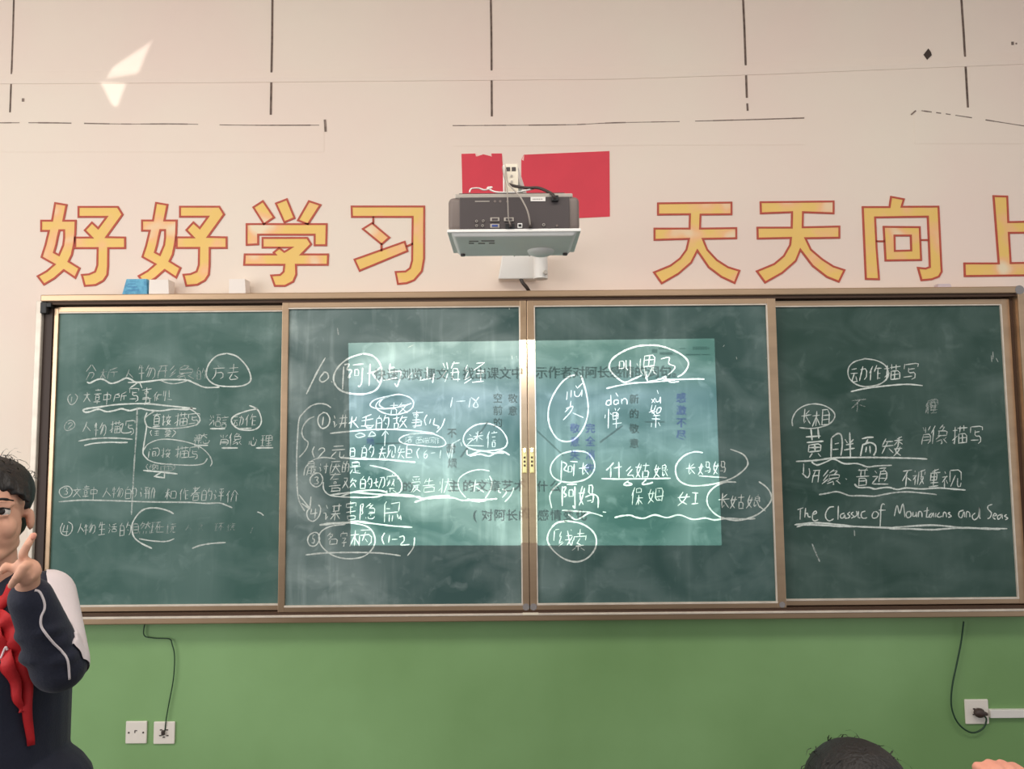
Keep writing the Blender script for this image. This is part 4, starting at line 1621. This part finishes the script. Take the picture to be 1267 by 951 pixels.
P 1010,305 980,340 985,380 1030,375 1050,330 1010,305
P 1125,225 1095,220 1080,270 1075,380 1070,480
L 1055,290 1135,290
Z 1100 600 7.587
P 50,290 75,190 100,265 130,175 150,300
P 175,245 160,275 175,305 205,290 200,250 170,250
P 225,250 225,290 250,285 255,250 260,300
P 275,300 280,250 305,255 310,300
L 360,205 350,300 375,300
L 325,245 375,235
P 400,260 375,290 395,300 415,260 420,300
P 440,260 435,300
P 475,255 450,290 475,300 495,290
P 505,300 515,255 535,265 540,300
P 575,255 555,265 585,290 555,302
P 700,235 660,250 655,290 680,305 705,250 710,300
P 725,305 730,250 755,260 760,300
P 810,260 780,290 800,325 840,290 850,205 850,300 860,310
P 970,180 930,195 930,225 960,260 950,300 925,315
P 985,290 1010,280 990,265 975,300 1000,320
P 1050,275 1020,290 1025,320 1050,300 1058,270 1065,315
P 1105,275 1085,290 1115,310 1090,325
G chalk_underline|double chalk underline of the English line
W 2.6 s
Z 975 600 9.39
P 75,460 250,440 400,440 600,460 800,480 1050,490 1250,498
P 100,485 200,460 400,465 600,478 800,482
Z 1100 600 7.587
P 0,402 200,385 400,375 550,385 700,400 900,405 1110,408
P 0,408 200,410 400,418 550,408 750,400 900,410 1045,412
G chalk_writing|chalk words at the right, above the row
Z 1090 500 7.927
W 1.7 m
C 395 220 490 385 肖
C 495 205 660 385 像
W 1.9 s
C 700 210 840 385 描
C 880 215 990 385 写
G chalk_smudge|half wiped chalk marks on the right board
Z 975 490 8.644
W 2.2 g
C 680 40 830 160 不
W 2.2 f
Z 975 600 9.39
P 280,680 320,780 370,890
L 770,520 775,590
Z 970 430 4.266
W 2.4 g
C 750 275 810 345 得
C 750 280 805 345 但
W 1.6 f
L 1095,40 1097,75
L 1103,20 1104,60
L 1120,55 1130,75
'''
GL['次'] = ['1022', '0424', '欠3099']; GL['以'] = ['1016', '3041', '7309']; GL['得'] = ['2004', '1509', '日3094', '3595', '3797', '7569']; GL['但'] = ['亻0039', '旦4099']
random.seed(11)
def run_chalk(src):
    bd = 1; Z = (0, 0, 1); wd = 2; mk = 's'; cur = None; n = [0]
    groups = []
    for ln in src.strip().split('\n'):
        k, _, r = ln.strip().partition(' ')
        if k == 'B': bd = int(r)
        elif k == 'Z': Z = tuple(float(v) for v in r.split())
        elif k == 'G':
            nm, lb = r.split('|'); cur = {'name': nm, 'label': lb, 'bd': bd, 'g': {}}; groups.append(cur)
        elif k == 'W': a, mk = r.split(); wd = float(a)
        else:
            ss = []
            if k in 'PL':
                q = [tuple(float(v) for v in t.split(',')) for t in r.split()]
                ss.append(smooth_pts(q, 5) if k == 'P' else q)
            else:
                a = r.split(' '); x0, y0, x1, y1 = map(float, a[:4]); raw = []
                strokes(a[4], x0, y0, x1, y1, raw)
                if not raw: print('missing glyph', a[4])
                sc = (x1-x0+y1-y0)/2*.022
                sl = random.uniform(.05, .13); xm = (x0+x1)/2; sk = random.uniform(.02, .12); ym = (y0+y1)/2
                for s in raw:
                    ox, oy = random.uniform(-sc, sc)*1.6, random.uniform(-sc, sc)*1.6
                    s = [(x+ox+random.uniform(-sc, sc)-(y-ym)*sk, y+oy+random.uniform(-sc, sc)-(x-xm)*sl) for x, y in s]
                    ss.append(chaikin(s))
            V, Fc = cur['g'].setdefault(mk, ([], []))
            for s in ss:
                n[0] += 1
                y = PZ[bd]-.0004-(n[0] % 97)*4e-6
                if bd in (2, 3): y = PZ[bd]-.0004-(n[0] % 97)*4e-6
                pw = []
                for x, yy in s:
                    p = P(Z[0]+x/Z[2], Z[1]+yy/Z[2], y); pw.append((p.x, p.z))
                # resample for an uneven chalk edge
                rs = [pw[0]]
                for a, b in zip(pw, pw[1:]):
                    d = math.hypot(b[0]-a[0], b[1]-a[1]); m = max(1, int(d/.009))
                    rs += [(a[0]+(b[0]-a[0])*j/m, a[1]+(b[1]-a[1])*j/m) for j in range(1, m+1)]
                ribbon(V, Fc, rs, wd*.0034*(.74 if k in 'PL' else .64), y, False, .25)
    for g in groups:
        first = None
        for mk, (V, Fc) in g['g'].items():
            me = bpy.data.meshes.new(g['name']); me.from_pydata(V, [], Fc); me.update()
            if first is None:
                first = link(g['name'], me, CH[mk], PN[g['bd']]); first['label'] = g['label']
                first['kind'] = 'stuff'
            else:
                o = link('chalk_stroke', me, CH[mk], first); o['kind'] = 'stuff'
run_chalk(CHALK)
# ---------------------------------------------------------------- people
from mathutils.bvhtree import BVHTree
MT['skin'] = mat('skin', (226, 172, 146), .55, noise=.06, nscale=30, spec=.35)
MT['skin_pink'] = mat('skin_pink', (232, 160, 138), .55, noise=.08, nscale=30, spec=.35)
MT['hair'] = mat('black_hair', (20, 16, 15), .5, noise=.35, nscale=60, bump=.9, bscale=160, stretch=(1, 1, .25))
MT['navy'] = mat('navy_cloth', (26, 30, 50), .8, noise=.15, nscale=25, bump=.25, bscale=220, sheen=.1)
MT['white_cloth'] = mat('white_cloth', (232, 220, 222), .8, noise=.05, nscale=10, bump=.2, bscale=200)
MT['scarf'] = mat('red_scarf', (205, 28, 36), .65, noise=.2, nscale=18, bump=.3, bscale=60)
MT['eye_white'] = mat('eye_white', (222, 214, 208), .3)
MT['iris'] = mat('dark_iris', (34, 24, 20), .2)
MT['lip'] = mat('lips', (200, 128, 114), .5)
MT['trouser'] = mat('dark_trousers', (30, 32, 42), .85)
MT['shoe'] = mat('white_shoes', (225, 225, 225), .6)
MT['wood'] = mat('stool_wood', (190, 150, 105), .5, noise=.2, nscale=8)

def capsule(mb, a, b, r1, r2=None, n=14):
    r2 = r1 if r2 is None else r2
    a, b = Vector(a), Vector(b)
    mb.ball(a, r1, n=n); mb.ball(b, r2, n=n)
    if (b-a).length > 1e-4: mb.cyl(a, b, r1, r2, n=n)
def chain(mb, pts, rs, n=14):
    for i in range(len(pts)-1): capsule(mb, pts[i], pts[i+1], rs[i], rs[i+1], n)
def remeshed(mb, voxel, sm=4):
    me = bpy.data.meshes.new('r'); mb.bm.to_mesh(me); mb.bm.free()
    o = bpy.data.objects.new('r', me); COL.objects.link(o)
    m = o.modifiers.new('r', 'REMESH'); m.mode = 'VOXEL'; m.voxel_size = voxel
    s = o.modifiers.new('s', 'SMOOTH'); s.factor = .5; s.iterations = sm
    bpy.context.view_layer.update()
    ev = bpy.data.meshes.new_from_object(o.evaluated_get(bpy.context.evaluated_depsgraph_get()))
    bpy.data.objects.remove(o); bpy.data.meshes.remove(me)
    for p in ev.polygons: p.use_smooth = True
    return ev

def add_head(mb, T, neck=True):
    R = T.to_3x3()
    def B(c, r, sc=(1, 1, 1), n=18): mb.ball(T @ Vector(c), r, sc, R, n=n)
    def Cp(a, b, r1, r2=None): capsule(mb, T @ Vector(a), T @ Vector(b), r1, r2)
    B((0, .014, .034), .076, (.97, 1.2, 1.0), 24)
    B((0, -.020, -.022), .063, (.96, 1.0, 1.26), 24)
    B((0, -.056, -.086), .025, (1.2, .85, .8))
    for s in (-1, 1):
        B((s*.031, -.055, -.030), .024, (1, .9, 1.1))
        Cp((s*.038, -.012, -.062), (s*.012, -.056, -.090), .019, .015)
        Cp((s*.014, -.0775, .0195), (s*.046, -.066, .018), .0085, .007)
        B((s*.0095, -.0945, -.0300), .0080, (1, 1, .8), 12)
        B((s*.0740, .006, -.016), .021, (.42, .60, 1.15), 14)
        Cp((s*.017, -.0800, .0115), (s*.043, -.0735, .0100), .0036, .0032)
        Cp((s*.018, -.0790, -.0060), (s*.042, -.0735, -.0050), .0036, .0032)
    Cp((0, -.080, .012), (0, -.100, -.026), .0065, .0105)
    Cp((-.016, -.0810, -.060), (.016, -.0810, -.060), .0065)
    if neck: Cp((0, .012, -.060), (0, .026, -.165), .048, .054)
def face_details(T, root, hair_style):
    R = T.to_3x3()
    for s in (-1, 1):
        e = MB().ball(T @ Vector((s*.030, -.0655, .0030)), .0145, (1, 1, 1), R, n=20).build('eye', 'eye_white', root, True)
        MB().ball(T @ Vector((s*.0295, -.0785, .0032)), .0068, (1, .40, 1), R, n=16).build('iris', 'iris', e, True)
        mb = MB(); mb.tube([T @ Vector(p) for p in ((s*.012, -.0885, .0235), (s*.030, -.0845, .0285), (s*.050, -.0715, .0240))], [.0020, .0030, .0016], n=8)
        mb.build('eyebrow', 'hair', root, True)
        mb = MB(); mb.tube([T @ Vector(p) for p in ((s*.0165, -.0795, .0070), (s*.030, -.0815, .0105), (s*.044, -.0725, .0065))], .0013, n=6)
        mb.build('eyelashes', 'hair', root, True)
    mb = MB(); mb.tube([T @ Vector(p) for p in ((-.021, -.083, -.0590), (0, -.0885, -.0562), (.021, -.083, -.0590))], .0036, n=8)
    mb.tube([T @ Vector(p) for p in ((-.017, -.083, -.0625), (0, -.0885, -.0655), (.017, -.083, -.0625))], .0042, n=8)
    o = mb.build('lips', 'lip', root, True); o['kind'] = 'stuff'
def hair(T, root, seed, fringe=True, long_=False, ns=90):
    random.seed(seed); R = T.to_3x3(); mb = MB()
    if fringe: mb.ball(T @ Vector((0, .020, .042)), .084, (1.0, 1.17, .98), R, n=24)
    else:
        mb.ball(T @ Vector((0, .030, .048)), .083, (1.0, 1.18, .98), R, n=24)
        for k in range(22):
            a = -.07+.14*k/21; yb = -sqrt(max(0, 1-(a/.092)**2))*.080
            capsule(mb, T @ Vector((a*.95, yb+.030, .098-abs(a)*.62)), T @ Vector((a*1.02+random.uniform(-.006, .010), yb+.010, .074-abs(a)*.75+random.uniform(-.006, .006))), .014-abs(a)*.07, .0045, 10)
    mb.ball(T @ Vector((0, .060, -.005)), .060, (1.15, .8, 1.1), R, n=18)
    for s in (-1, 1): capsule(mb, T @ Vector((s*.068, -.002, .040)), T @ Vector((s*.070, -.012, .010)), .012, .006)
    if fringe:
        for k in range(15):
            a = -.066+.132*k/14
            y = -sqrt(max(0, 1-(a/.09)**2))*.088
            capsule(mb, T @ Vector((a*.9, y+.018, .098)), T @ Vector((a*1.04+random.uniform(-.004, .008), y-.002, .050+random.uniform(-.010, .008)-abs(a)*.05)), .015, .0045, 10)
    if long_:
        chain(mb, [T @ Vector(p) for p in ((-.035, .085, .03), (-.060, .115, .02), (-.070, .125, -.03), (-.065, .12, -.09))], [.022, .020, .016, .008])
    me = remeshed(mb, .0045, 2)
    h = link('hair', me, 'hair', root, True)
    # fine strands lifting off the crown
    V, Fc = [], []
    for k in range(ns):
        th = random.uniform(0, 2*pi); ph = random.uniform(.15, 1.25)
        n = Vector((sin(ph)*cos(th), sin(ph)*sin(th), cos(ph)))
        p0 = Vector((0, .020, .042))+Vector((n.x*.083, n.y*.096, n.z*.081))
        tdir = (Vector((random.uniform(-1, 1), random.uniform(-1, 1), random.uniform(-.4, .6)))+n*.12); tdir = (tdir-n*max(0, tdir.dot(n)-.25)).normalized()
        b = len(V); L_ = random.uniform(.015, .040)
        for j in range(4):
            q = p0+(tdir*L_*j/3)+n*(.004+.006*sin(j))-Vector((0, 0, .010))*(j/3)**2; wd = .0011*(1-j/3.4)
            V.append(tuple(T @ (q+Vector((wd, 0, 0))))); V.append(tuple(T @ (q-Vector((wd, 0, wd)))))
        for j in range(3): Fc.append((b+2*j, b+2*j+1, b+2*j+3, b+2*j+2))
    me = bpy.data.meshes.new('loose_strands'); me.from_pydata(V, [], Fc); me.update()
    o = link('loose_strands', me, 'hair', h); o['kind'] = 'stuff'
    return h
def shoes_legs(root, hip, feet, seat=False):
    pass

def finger(mb, pts, r=.0085):
    chain(mb, pts, [r, r*.95, r*.85, r*.78][:len(pts)], 10)

# ---- the teenager at the left edge
PY = -1.50
root = thing('person', 'person in navy jacket with white sleeve panel and red scarf, fingers raised beside the cheek', 'person', (P(-8, 640, PY).x, PY+.02, 0))
hc = P(-13, 637, PY)
T1 = Matrix.Translation(hc) @ Matrix.Rotation(radians(-3), 4, 'Y') @ Matrix.Rotation(radians(28), 4, 'Z') @ Matrix.Rotation(radians(-4), 4, 'X')
S, E, W = P(56, 738, -1.48), P(73, 823, -1.56), P(34, 730, -1.64)
cx = hc.x; nz = P(-8, 728, PY).z
mb = MB(); add_head(mb, T1)
chest = Vector((cx, PY+.03, nz-.14))
hipz = .86
mb.ball((cx, PY+.035, nz-.13), .13, (1.05, .70, 1.25)); mb.ball((cx, PY+.035, hipz+.06), .13, (1.0, .72, 1.1)); mb.cyl((cx, PY+.035, hipz+.05), (cx, PY+.035, nz-.13), .10, .11)
chain(mb, [(cx, PY+.03, nz-.05), S, E, W], [.045, .042, .036, .024])
Sr = Vector((2*cx-S.x, S.y+.02, S.z-.01)); chain(mb, [(cx, PY+.03, nz-.05), Sr, Sr+Vector((-.04, .02, -.27)), Sr+Vector((-.03, -.03, -.50))], [.045, .042, .034, .024])
hr = Sr+Vector((-.03, -.035, -.56)); mb.ball(hr, .033, (.55, .9, 1.25))
for k in range(4): finger(mb, [hr+Vector((0, -.022+k*.014, -.03)), hr+Vector((.004, -.024+k*.014, -.065)), hr+Vector((.012, -.02+k*.013, -.092))], .0082)
finger(mb, [hr+Vector((0, -.03, 0)), hr+Vector((.008, -.045, -.03)), hr+Vector((.012, -.045, -.052))], .009)
for s in (-1, 1):
    chain(mb, [(cx+s*.085, PY+.04, hipz), (cx+s*.10, PY+.03, .46), (cx+s*.105, PY+.05, .09)], [.078, .050, .036])
    capsule(mb, (cx+s*.105, PY+.06, .045), (cx+s*.115, PY-.09, .035), .034, .028)
# raised left hand: palm beside the jaw, forefinger up, the others curled, thumb towards the chin
def HP(x, y, dy=0.0): return P(x, y, -1.665+dy)
pc = HP(35, 706)
mb.ball(pc, .024, (1.05, .62, 1.0), n=18); capsule(mb, W, pc, .022, .021); mb.ball(HP(30, 699), .018, (1.1, .7, .9)); mb.ball(HP(41, 707), .016, (1, .8, .9))
finger(mb, [HP(31, 697), HP(28, 686, -.010), HP(34, 674, -.010), HP(41.5, 662, .002)], .0090)
finger(mb, [HP(35, 699, -.010), HP(29, 701, -.030), HP(21, 713, -.036), HP(14, 724, -.030)], .0092)
finger(mb, [HP(38, 704, -.008), HP(34, 708, -.020), HP(29, 716, -.018), HP(28, 722, -.010)], .0080)
finger(mb, [HP(41, 710, -.004), HP(38, 714, -.014), HP(35, 720, -.010)], .0074)
finger(mb, [HP(27, 703, .004), HP(16, 703, 0), HP(7, 700, -.004), HP(3, 706, -.006)], .0092)
body = link('body', remeshed(mb, .0036, 3), 'skin', root, True)
face_details(T1, root, 0); hair(T1, root, 4, False)
mb = MB().ball(HP(41.5, 663, -.008), .0050, (1, .5, 1.25), n=12); mb.build('fingernail', 'skin_pink', root, True)
# jacket
mb = MB()
mb.ball((cx, PY+.035, nz-.135), .158, (1.06, .74, 1.15), n=24); mb.cyl((cx, PY+.035, hipz-.02), (cx+.0, PY+.035, nz-.13), .150, .150, n=28)
mb.ball((cx+.010, PY+.035, hipz+.01), .190, (1.08, .78, .62), n=24)
capsule(mb, (cx-.04, PY+.035, nz-.045), S, .060, .052); capsule(mb, (cx+.04, PY+.035, nz-.045), Sr, .060, .052)
chain(mb, [S, E], [.056, .053], 20); chain(mb, [E, W+(E-W)*.10], [.052, .040], 20)
chain(mb, [Sr, Sr+Vector((-.04, .02, -.27)), Sr+Vector((-.03, -.03, -.49))], [.056, .050, .038])
mb.ball((cx, PY+.045, nz-.005), .068, (1.05, .95, .6), n=20)
for k in range(7):   # soft sleeve folds at the elbow
    t_ = k/6; c = E.lerp(W, .08+.5*t_); mb.ball(c+Vector((.012*sin(k*2.3), -.008, .012*cos(k*1.7))), .048-.010*t_, (1.0, .95, .55), n=14)
jm = remeshed(mb, .0048, 5)
ax = (E-S).normalized()
jk = link('jacket', jm, 'navy', root, True)
bvh = BVHTree.FromPolygons([v.co[:] for v in jm.vertices], [tuple(p.vertices) for p in jm.polygons])
tm = MB(); tm.ball((cx, PY+.035, nz-.135), .158, (1.06, .74, 1.15), n=32); tm.cyl((cx, PY+.035, hipz-.02), (cx+.0, PY+.035, nz-.13), .150, .150, n=40)
tme = bpy.data.meshes.new('t'); tm.bm.to_mesh(tme); tm.bm.free()
bvt = BVHTree.FromPolygons([v.co[:] for v in tme.vertices], [tuple(p.vertices) for p in tme.polygons])
bpy.data.meshes.remove(tme)
def on_jacket(px, py, off, tree=None):
    tree = tree or bvh
    q = P(px, py, PY); d = (q-CAM).normalized(); h = tree.ray_cast(CAM, d)
    if h[0] is None: h = tree.find_nearest(q)
    return h[0]-d*off
# white panel wrapped round the outer side of the upper arm
ub = (Vector((1, 0, 0))-ax*ax.x).normalized(); vb = ax.cross(ub)
if vb.y > 0: vb = -vb
bord = []
for x, y in ((57, 711), (62, 728), (64, 745), (66, 762), (74, 777), (85, 790), (95, 803), (101, 816)):
    q = on_jacket(x, y, 0)-S; t_ = q.dot(ax); q = q-ax*t_; bord.append((t_, atan2(q.dot(vb), q.dot(ub))))
bord.sort(); bord.insert(0, (bord[0][0]-.030, bord[0][1]-.15)); V, Fc = [], []; NP = 26; rows = 60
for i in range(rows):
    t_ = bord[0][0]+(bord[-1][0]-bord[0][0])*i/(rows-1)
    for (ta, pa), (tb, pb) in zip(bord, bord[1:]):
        if ta <= t_ <= tb+1e-9: ph0 = pa+(pb-pa)*((t_-ta)/max(1e-6, tb-ta)); break
    ph1 = radians(-85) if i < rows-3 else radians(-60)
    for j in range(NP):
        ph = ph0+(ph1-ph0)*j/(NP-1); d = ub*cos(ph)+vb*sin(ph); o_ = S+ax*t_
        h = bvh.ray_cast(o_+d*.30, -d)
        c = h[0] if h[0] is not None and (h[0]-o_).length < .075 else o_+d*.056
        V.append(tuple(c+d*.0042))
    if i: Fc += [(NP*(i-1)+j, NP*i+j, NP*i+j+1, NP*(i-1)+j+1) for j in range(NP-1)]
me = bpy.data.meshes.new('sleeve_panel'); me.from_pydata(V, [], Fc); me.update()
o = link('sleeve_panel', me, 'white_cloth', root, True); tag(o, 'white panel on the navy sleeve')
pts = [on_jacket(x, y, .001) for x, y in ((43, 730), (49, 732), (54.5, 744), (55, 753), (51, 763), (51, 774), (57, 784), (67, 796), (77, 806), (84, 818), (86, 840))]
o = MB().tube(pts, .0023).build('piping', 'white_cloth', root, True); tag(o, 'white piping curving down the sleeve')
def strap(name, pts, ws, m, off=.006):
    V, Fc = [], []; q = [on_jacket(x, y, off, bvt) for x, y in smooth_pts(pts, 5)]; wz = [v[0] for v in smooth_pts([(w_, 0) for w_ in ws], 5)]
    for i, c in enumerate(q):
        d = (q[min(i+1, len(q)-1)]-q[max(i-1, 0)]).normalized(); n = d.cross(Vector((0, 1, 0))).normalized()*wz[i]/2
        rip = Vector((0, .004*sin(i*.9), 0))
        for sgn, dy in ((-1, 0), (-.3, -.006), (.4, -.002), (1, .001)): V.append(tuple(c+n*sgn+Vector((0, dy, 0))+rip))
        b = 4*i
        if i: Fc += [(b-4+j, b+j, b+j+1, b-3+j) for j in range(3)]
    me = bpy.data.meshes.new(name); me.from_pydata(V, [], Fc); me.update(); o = link(name, me, m, None, True)
    md = o.modifiers.new('t', 'SOLIDIFY'); md.thickness = .003; md.offset = 0
    return o
sc_ = MB()
sc_.tube([on_jacket(x, y, .004, bvt) for x, y in ((14, 724), (8, 738), (-4, 752), (-14, 758))], [.009, .012, .013], n=10)
sc_.tube([on_jacket(x, y, .004, bvt) for x, y in ((-44, 724), (-38, 738), (-26, 752), (-16, 758))], [.009, .012, .013], n=10)
q_ = on_jacket(-15, 760, .008, bvt); sc_.ball(q_, .016, (1, .8, 1.1))
scf = sc_.build('scarf', 'scarf', root, True); scf['kind'] = 'stuff'
for nm, pts, ws in (('scarf_tail', [(-8, 762), (4, 768), (13, 782), (21, 805), (28, 832), (34, 865), (37, 922)], [.030, .040, .044, .036, .028, .022, .015]),
                    ('scarf_tail', [(-14, 765), (-6, 790), (6, 812), (16, 840), (24, 868), (27, 880)], [.026, .036, .034, .026, .016, .006])):
    o = strap(nm, pts, ws, 'scarf'); o.parent = scf
for nm, pts, m in (('chest_mark', [(0, 814), (2, 812), (7, 800), (9, 804)], 'white_cloth'), ('chest_mark', [(10, 821), (14, 823), (17, 825)], 'yellow')):
    MB().tube([on_jacket(x, y, .009, bvt) for x, y in pts], .0022).build(nm, m, root, True)
mb = MB()
for s in (-1, 1): chain(mb, [(cx+s*.085, PY+.04, hipz), (cx+s*.10, PY+.03, .46), (cx+s*.105, PY+.05, .11)], [.098, .075, .062])
mb.ball((cx, PY+.04, hipz), .13, (1.1, .8, .8))
link('trousers', remeshed(mb, .008, 4), 'trouser', root, True)
for s in (-1, 1):
    mb = MB(); capsule(mb, (cx+s*.105, PY+.07, .048), (cx+s*.115, PY-.10, .038), .046, .036); mb.box((cx+s*.11-.045, PY-.14, .001), (cx+s*.11+.045, PY+.12, .03), .012)
    link('shoe', remeshed(mb, .006, 3), 'shoe', root, True)

# ---- two seated pupils in front of the camera, only a crown of hair and a raised fist show
def seated(label, top, lean, face_yaw, seed, arm=None, hairdo=False):
    """top: point of the crown; the body sits on a stool behind its own knees"""
    hc = Vector(top)-Vector((0, 0, .122))
    T = Matrix.Translation(hc) @ Matrix.Rotation(radians(face_yaw), 4, 'Z') @ Matrix.Rotation(radians(18), 4, 'X')
    Rz = Matrix.Rotation(radians(face_yaw), 3, 'Z')
    f = Rz @ Vector((0, -1, 0)); side = Rz @ Vector((1, 0, 0))
    nk = hc+T.to_3x3() @ Vector((0, .026, -.165))
    hip = Vector((nk.x, nk.y, .46))-f*lean
    root = thing('person', label, 'person', (hip.x, hip.y, 0))
    mb = MB(); add_head(mb, T)
    sl, sr = nk+side*.15-Vector((0, 0, .05)), nk-side*.15-Vector((0, 0, .05))
    mid = nk.lerp(hip, .45)
    chain(mb, [nk, mid, hip], [.06, .12, .12], 18)
    chain(mb, [sl, nk, sr], [.042, .05, .042])
    def relaxed(s_, sd):
        e = s_+f*.10+sd*.05-Vector((0, 0, .20)); w_ = e+f*.20-sd*.06-Vector((0, 0, .04)); chain(mb, [s_, e, w_], [.042, .034, .024])
        h = w_+f*.055; mb.ball(h, .030, (1, 1, .6))
        for k in range(4): finger(mb, [h+side*(-.022+.015*k)+f*.015, h+side*(-.024+.016*k)+f*.05, h+side*(-.024+.016*k)+f*.078-Vector((0, 0, .008))], .008)
        finger(mb, [h-sd*.02, h-sd*.04+f*.02, h-sd*.045+f*.045], .009)
        return e, w_
    if arm is None:
        e1, w1 = relaxed(sl, side)
    else:
        w1 = Vector(arm)-Vector((0, 0, .085)); e1 = w1+Vector((.10, .02, -.18)); chain(mb, [sl, e1, w1], [.042, .034, .025])
        h = Vector(arm)-Vector((0, 0, .040)); mb.ball(h, .034, (1.05, .75, 1.05)); capsule(mb, w1, h, .025, .026)
        for k in range(4):
            b = Vector(arm)+Vector((-.028+.0185*k, .012, -.012-.004*abs(k-1.4)))
            finger(mb, [b, b+Vector((-.001, -.026, .002)), b+Vector((0, -.036, -.022)), b+Vector((0, -.018, -.036))], .0100)
        finger(mb, [h+Vector((-.030, -.006, -.010)), h+Vector((-.036, -.028, .006)), h+Vector((-.012, -.042, .012))], .0105)
    e2, w2 = relaxed(sr, -side)
    knees = []
    for s_, sd in ((sl, side), (sr, -side)):
        hp = hip+sd*.085; kn = hp+f*.40+Vector((0, 0, .02)); an = Vector((kn.x, kn.y, .08)); chain(mb, [hp, kn, an], [.078, .052, .036]); capsule(mb, Vector((an.x, an.y, .045)), an+f*.13-Vector((0, 0, .045)), .034, .028)
        knees.append((hp, kn, an))
    link('body', remeshed(mb, .0045, 2), 'skin_pink' if arm is not None else 'skin', root, True)
    face_details(T, root, 0); hair(T, root, seed, False, hairdo, 60)
    mb = MB(); chain(mb, [nk-Vector((0, 0, .03)), mid, hip], [.09, .155, .15], 20); chain(mb, [sl, nk-Vector((0, 0, .03)), sr], [.06, .07, .06])
    chain(mb, [sl, e1, e1.lerp(w1, .85)], [.058, .050, .040]); chain(mb, [sr, e2, e2.lerp(w2, .85)], [.058, .050, .040])
    link('jacket', remeshed(mb, .007, 4), 'navy', root, True)
    mb = MB(); mb.ball(hip, .13, (1.1, 1, .8))
    for hp, kn, an in knees: chain(mb, [hp, kn, an], [.095, .075, .062])
    link('trousers', remeshed(mb, .008, 3), 'trouser', root, True)
    for hp, kn, an in knees:
        mb = MB(); capsule(mb, Vector((an.x, an.y, .048))-f*.02, Vector((an.x, an.y, .040))+f*.15, .046, .038)
        link('shoe', remeshed(mb, .007, 3), 'shoe', root, True)
    st = thing('stool', 'wooden stool under the seated person, %s' % ('raised fist one' if arm is not None else 'dark hair one'), 'stool', (hip.x, hip.y, 0))
    MB().box((hip.x-.16, hip.y-.16, .295), (hip.x+.16, hip.y+.16, .322), .008).build('seat', 'wood', st)
    for a in (-1, 1):
        for b in (-1, 1):
            MB().box((hip.x+a*.13-.015, hip.y+b*.13-.015, 0), (hip.x+a*.13+.015, hip.y+b*.13+.015, .295), .003).build('leg', 'wood', st)
    return root
t2 = P(1054, 922, -1.85)
seated('person seen from behind, only the crown of dark hair shows at the bottom edge', t2, .10, 176, 9, None, True)
fp = P(1237, 939, -1.90)
seated('person beyond the bottom right corner, only a raised pink fist shows', (fp.x+.52, -1.80, 1.02), .10, 170, 12, fp)
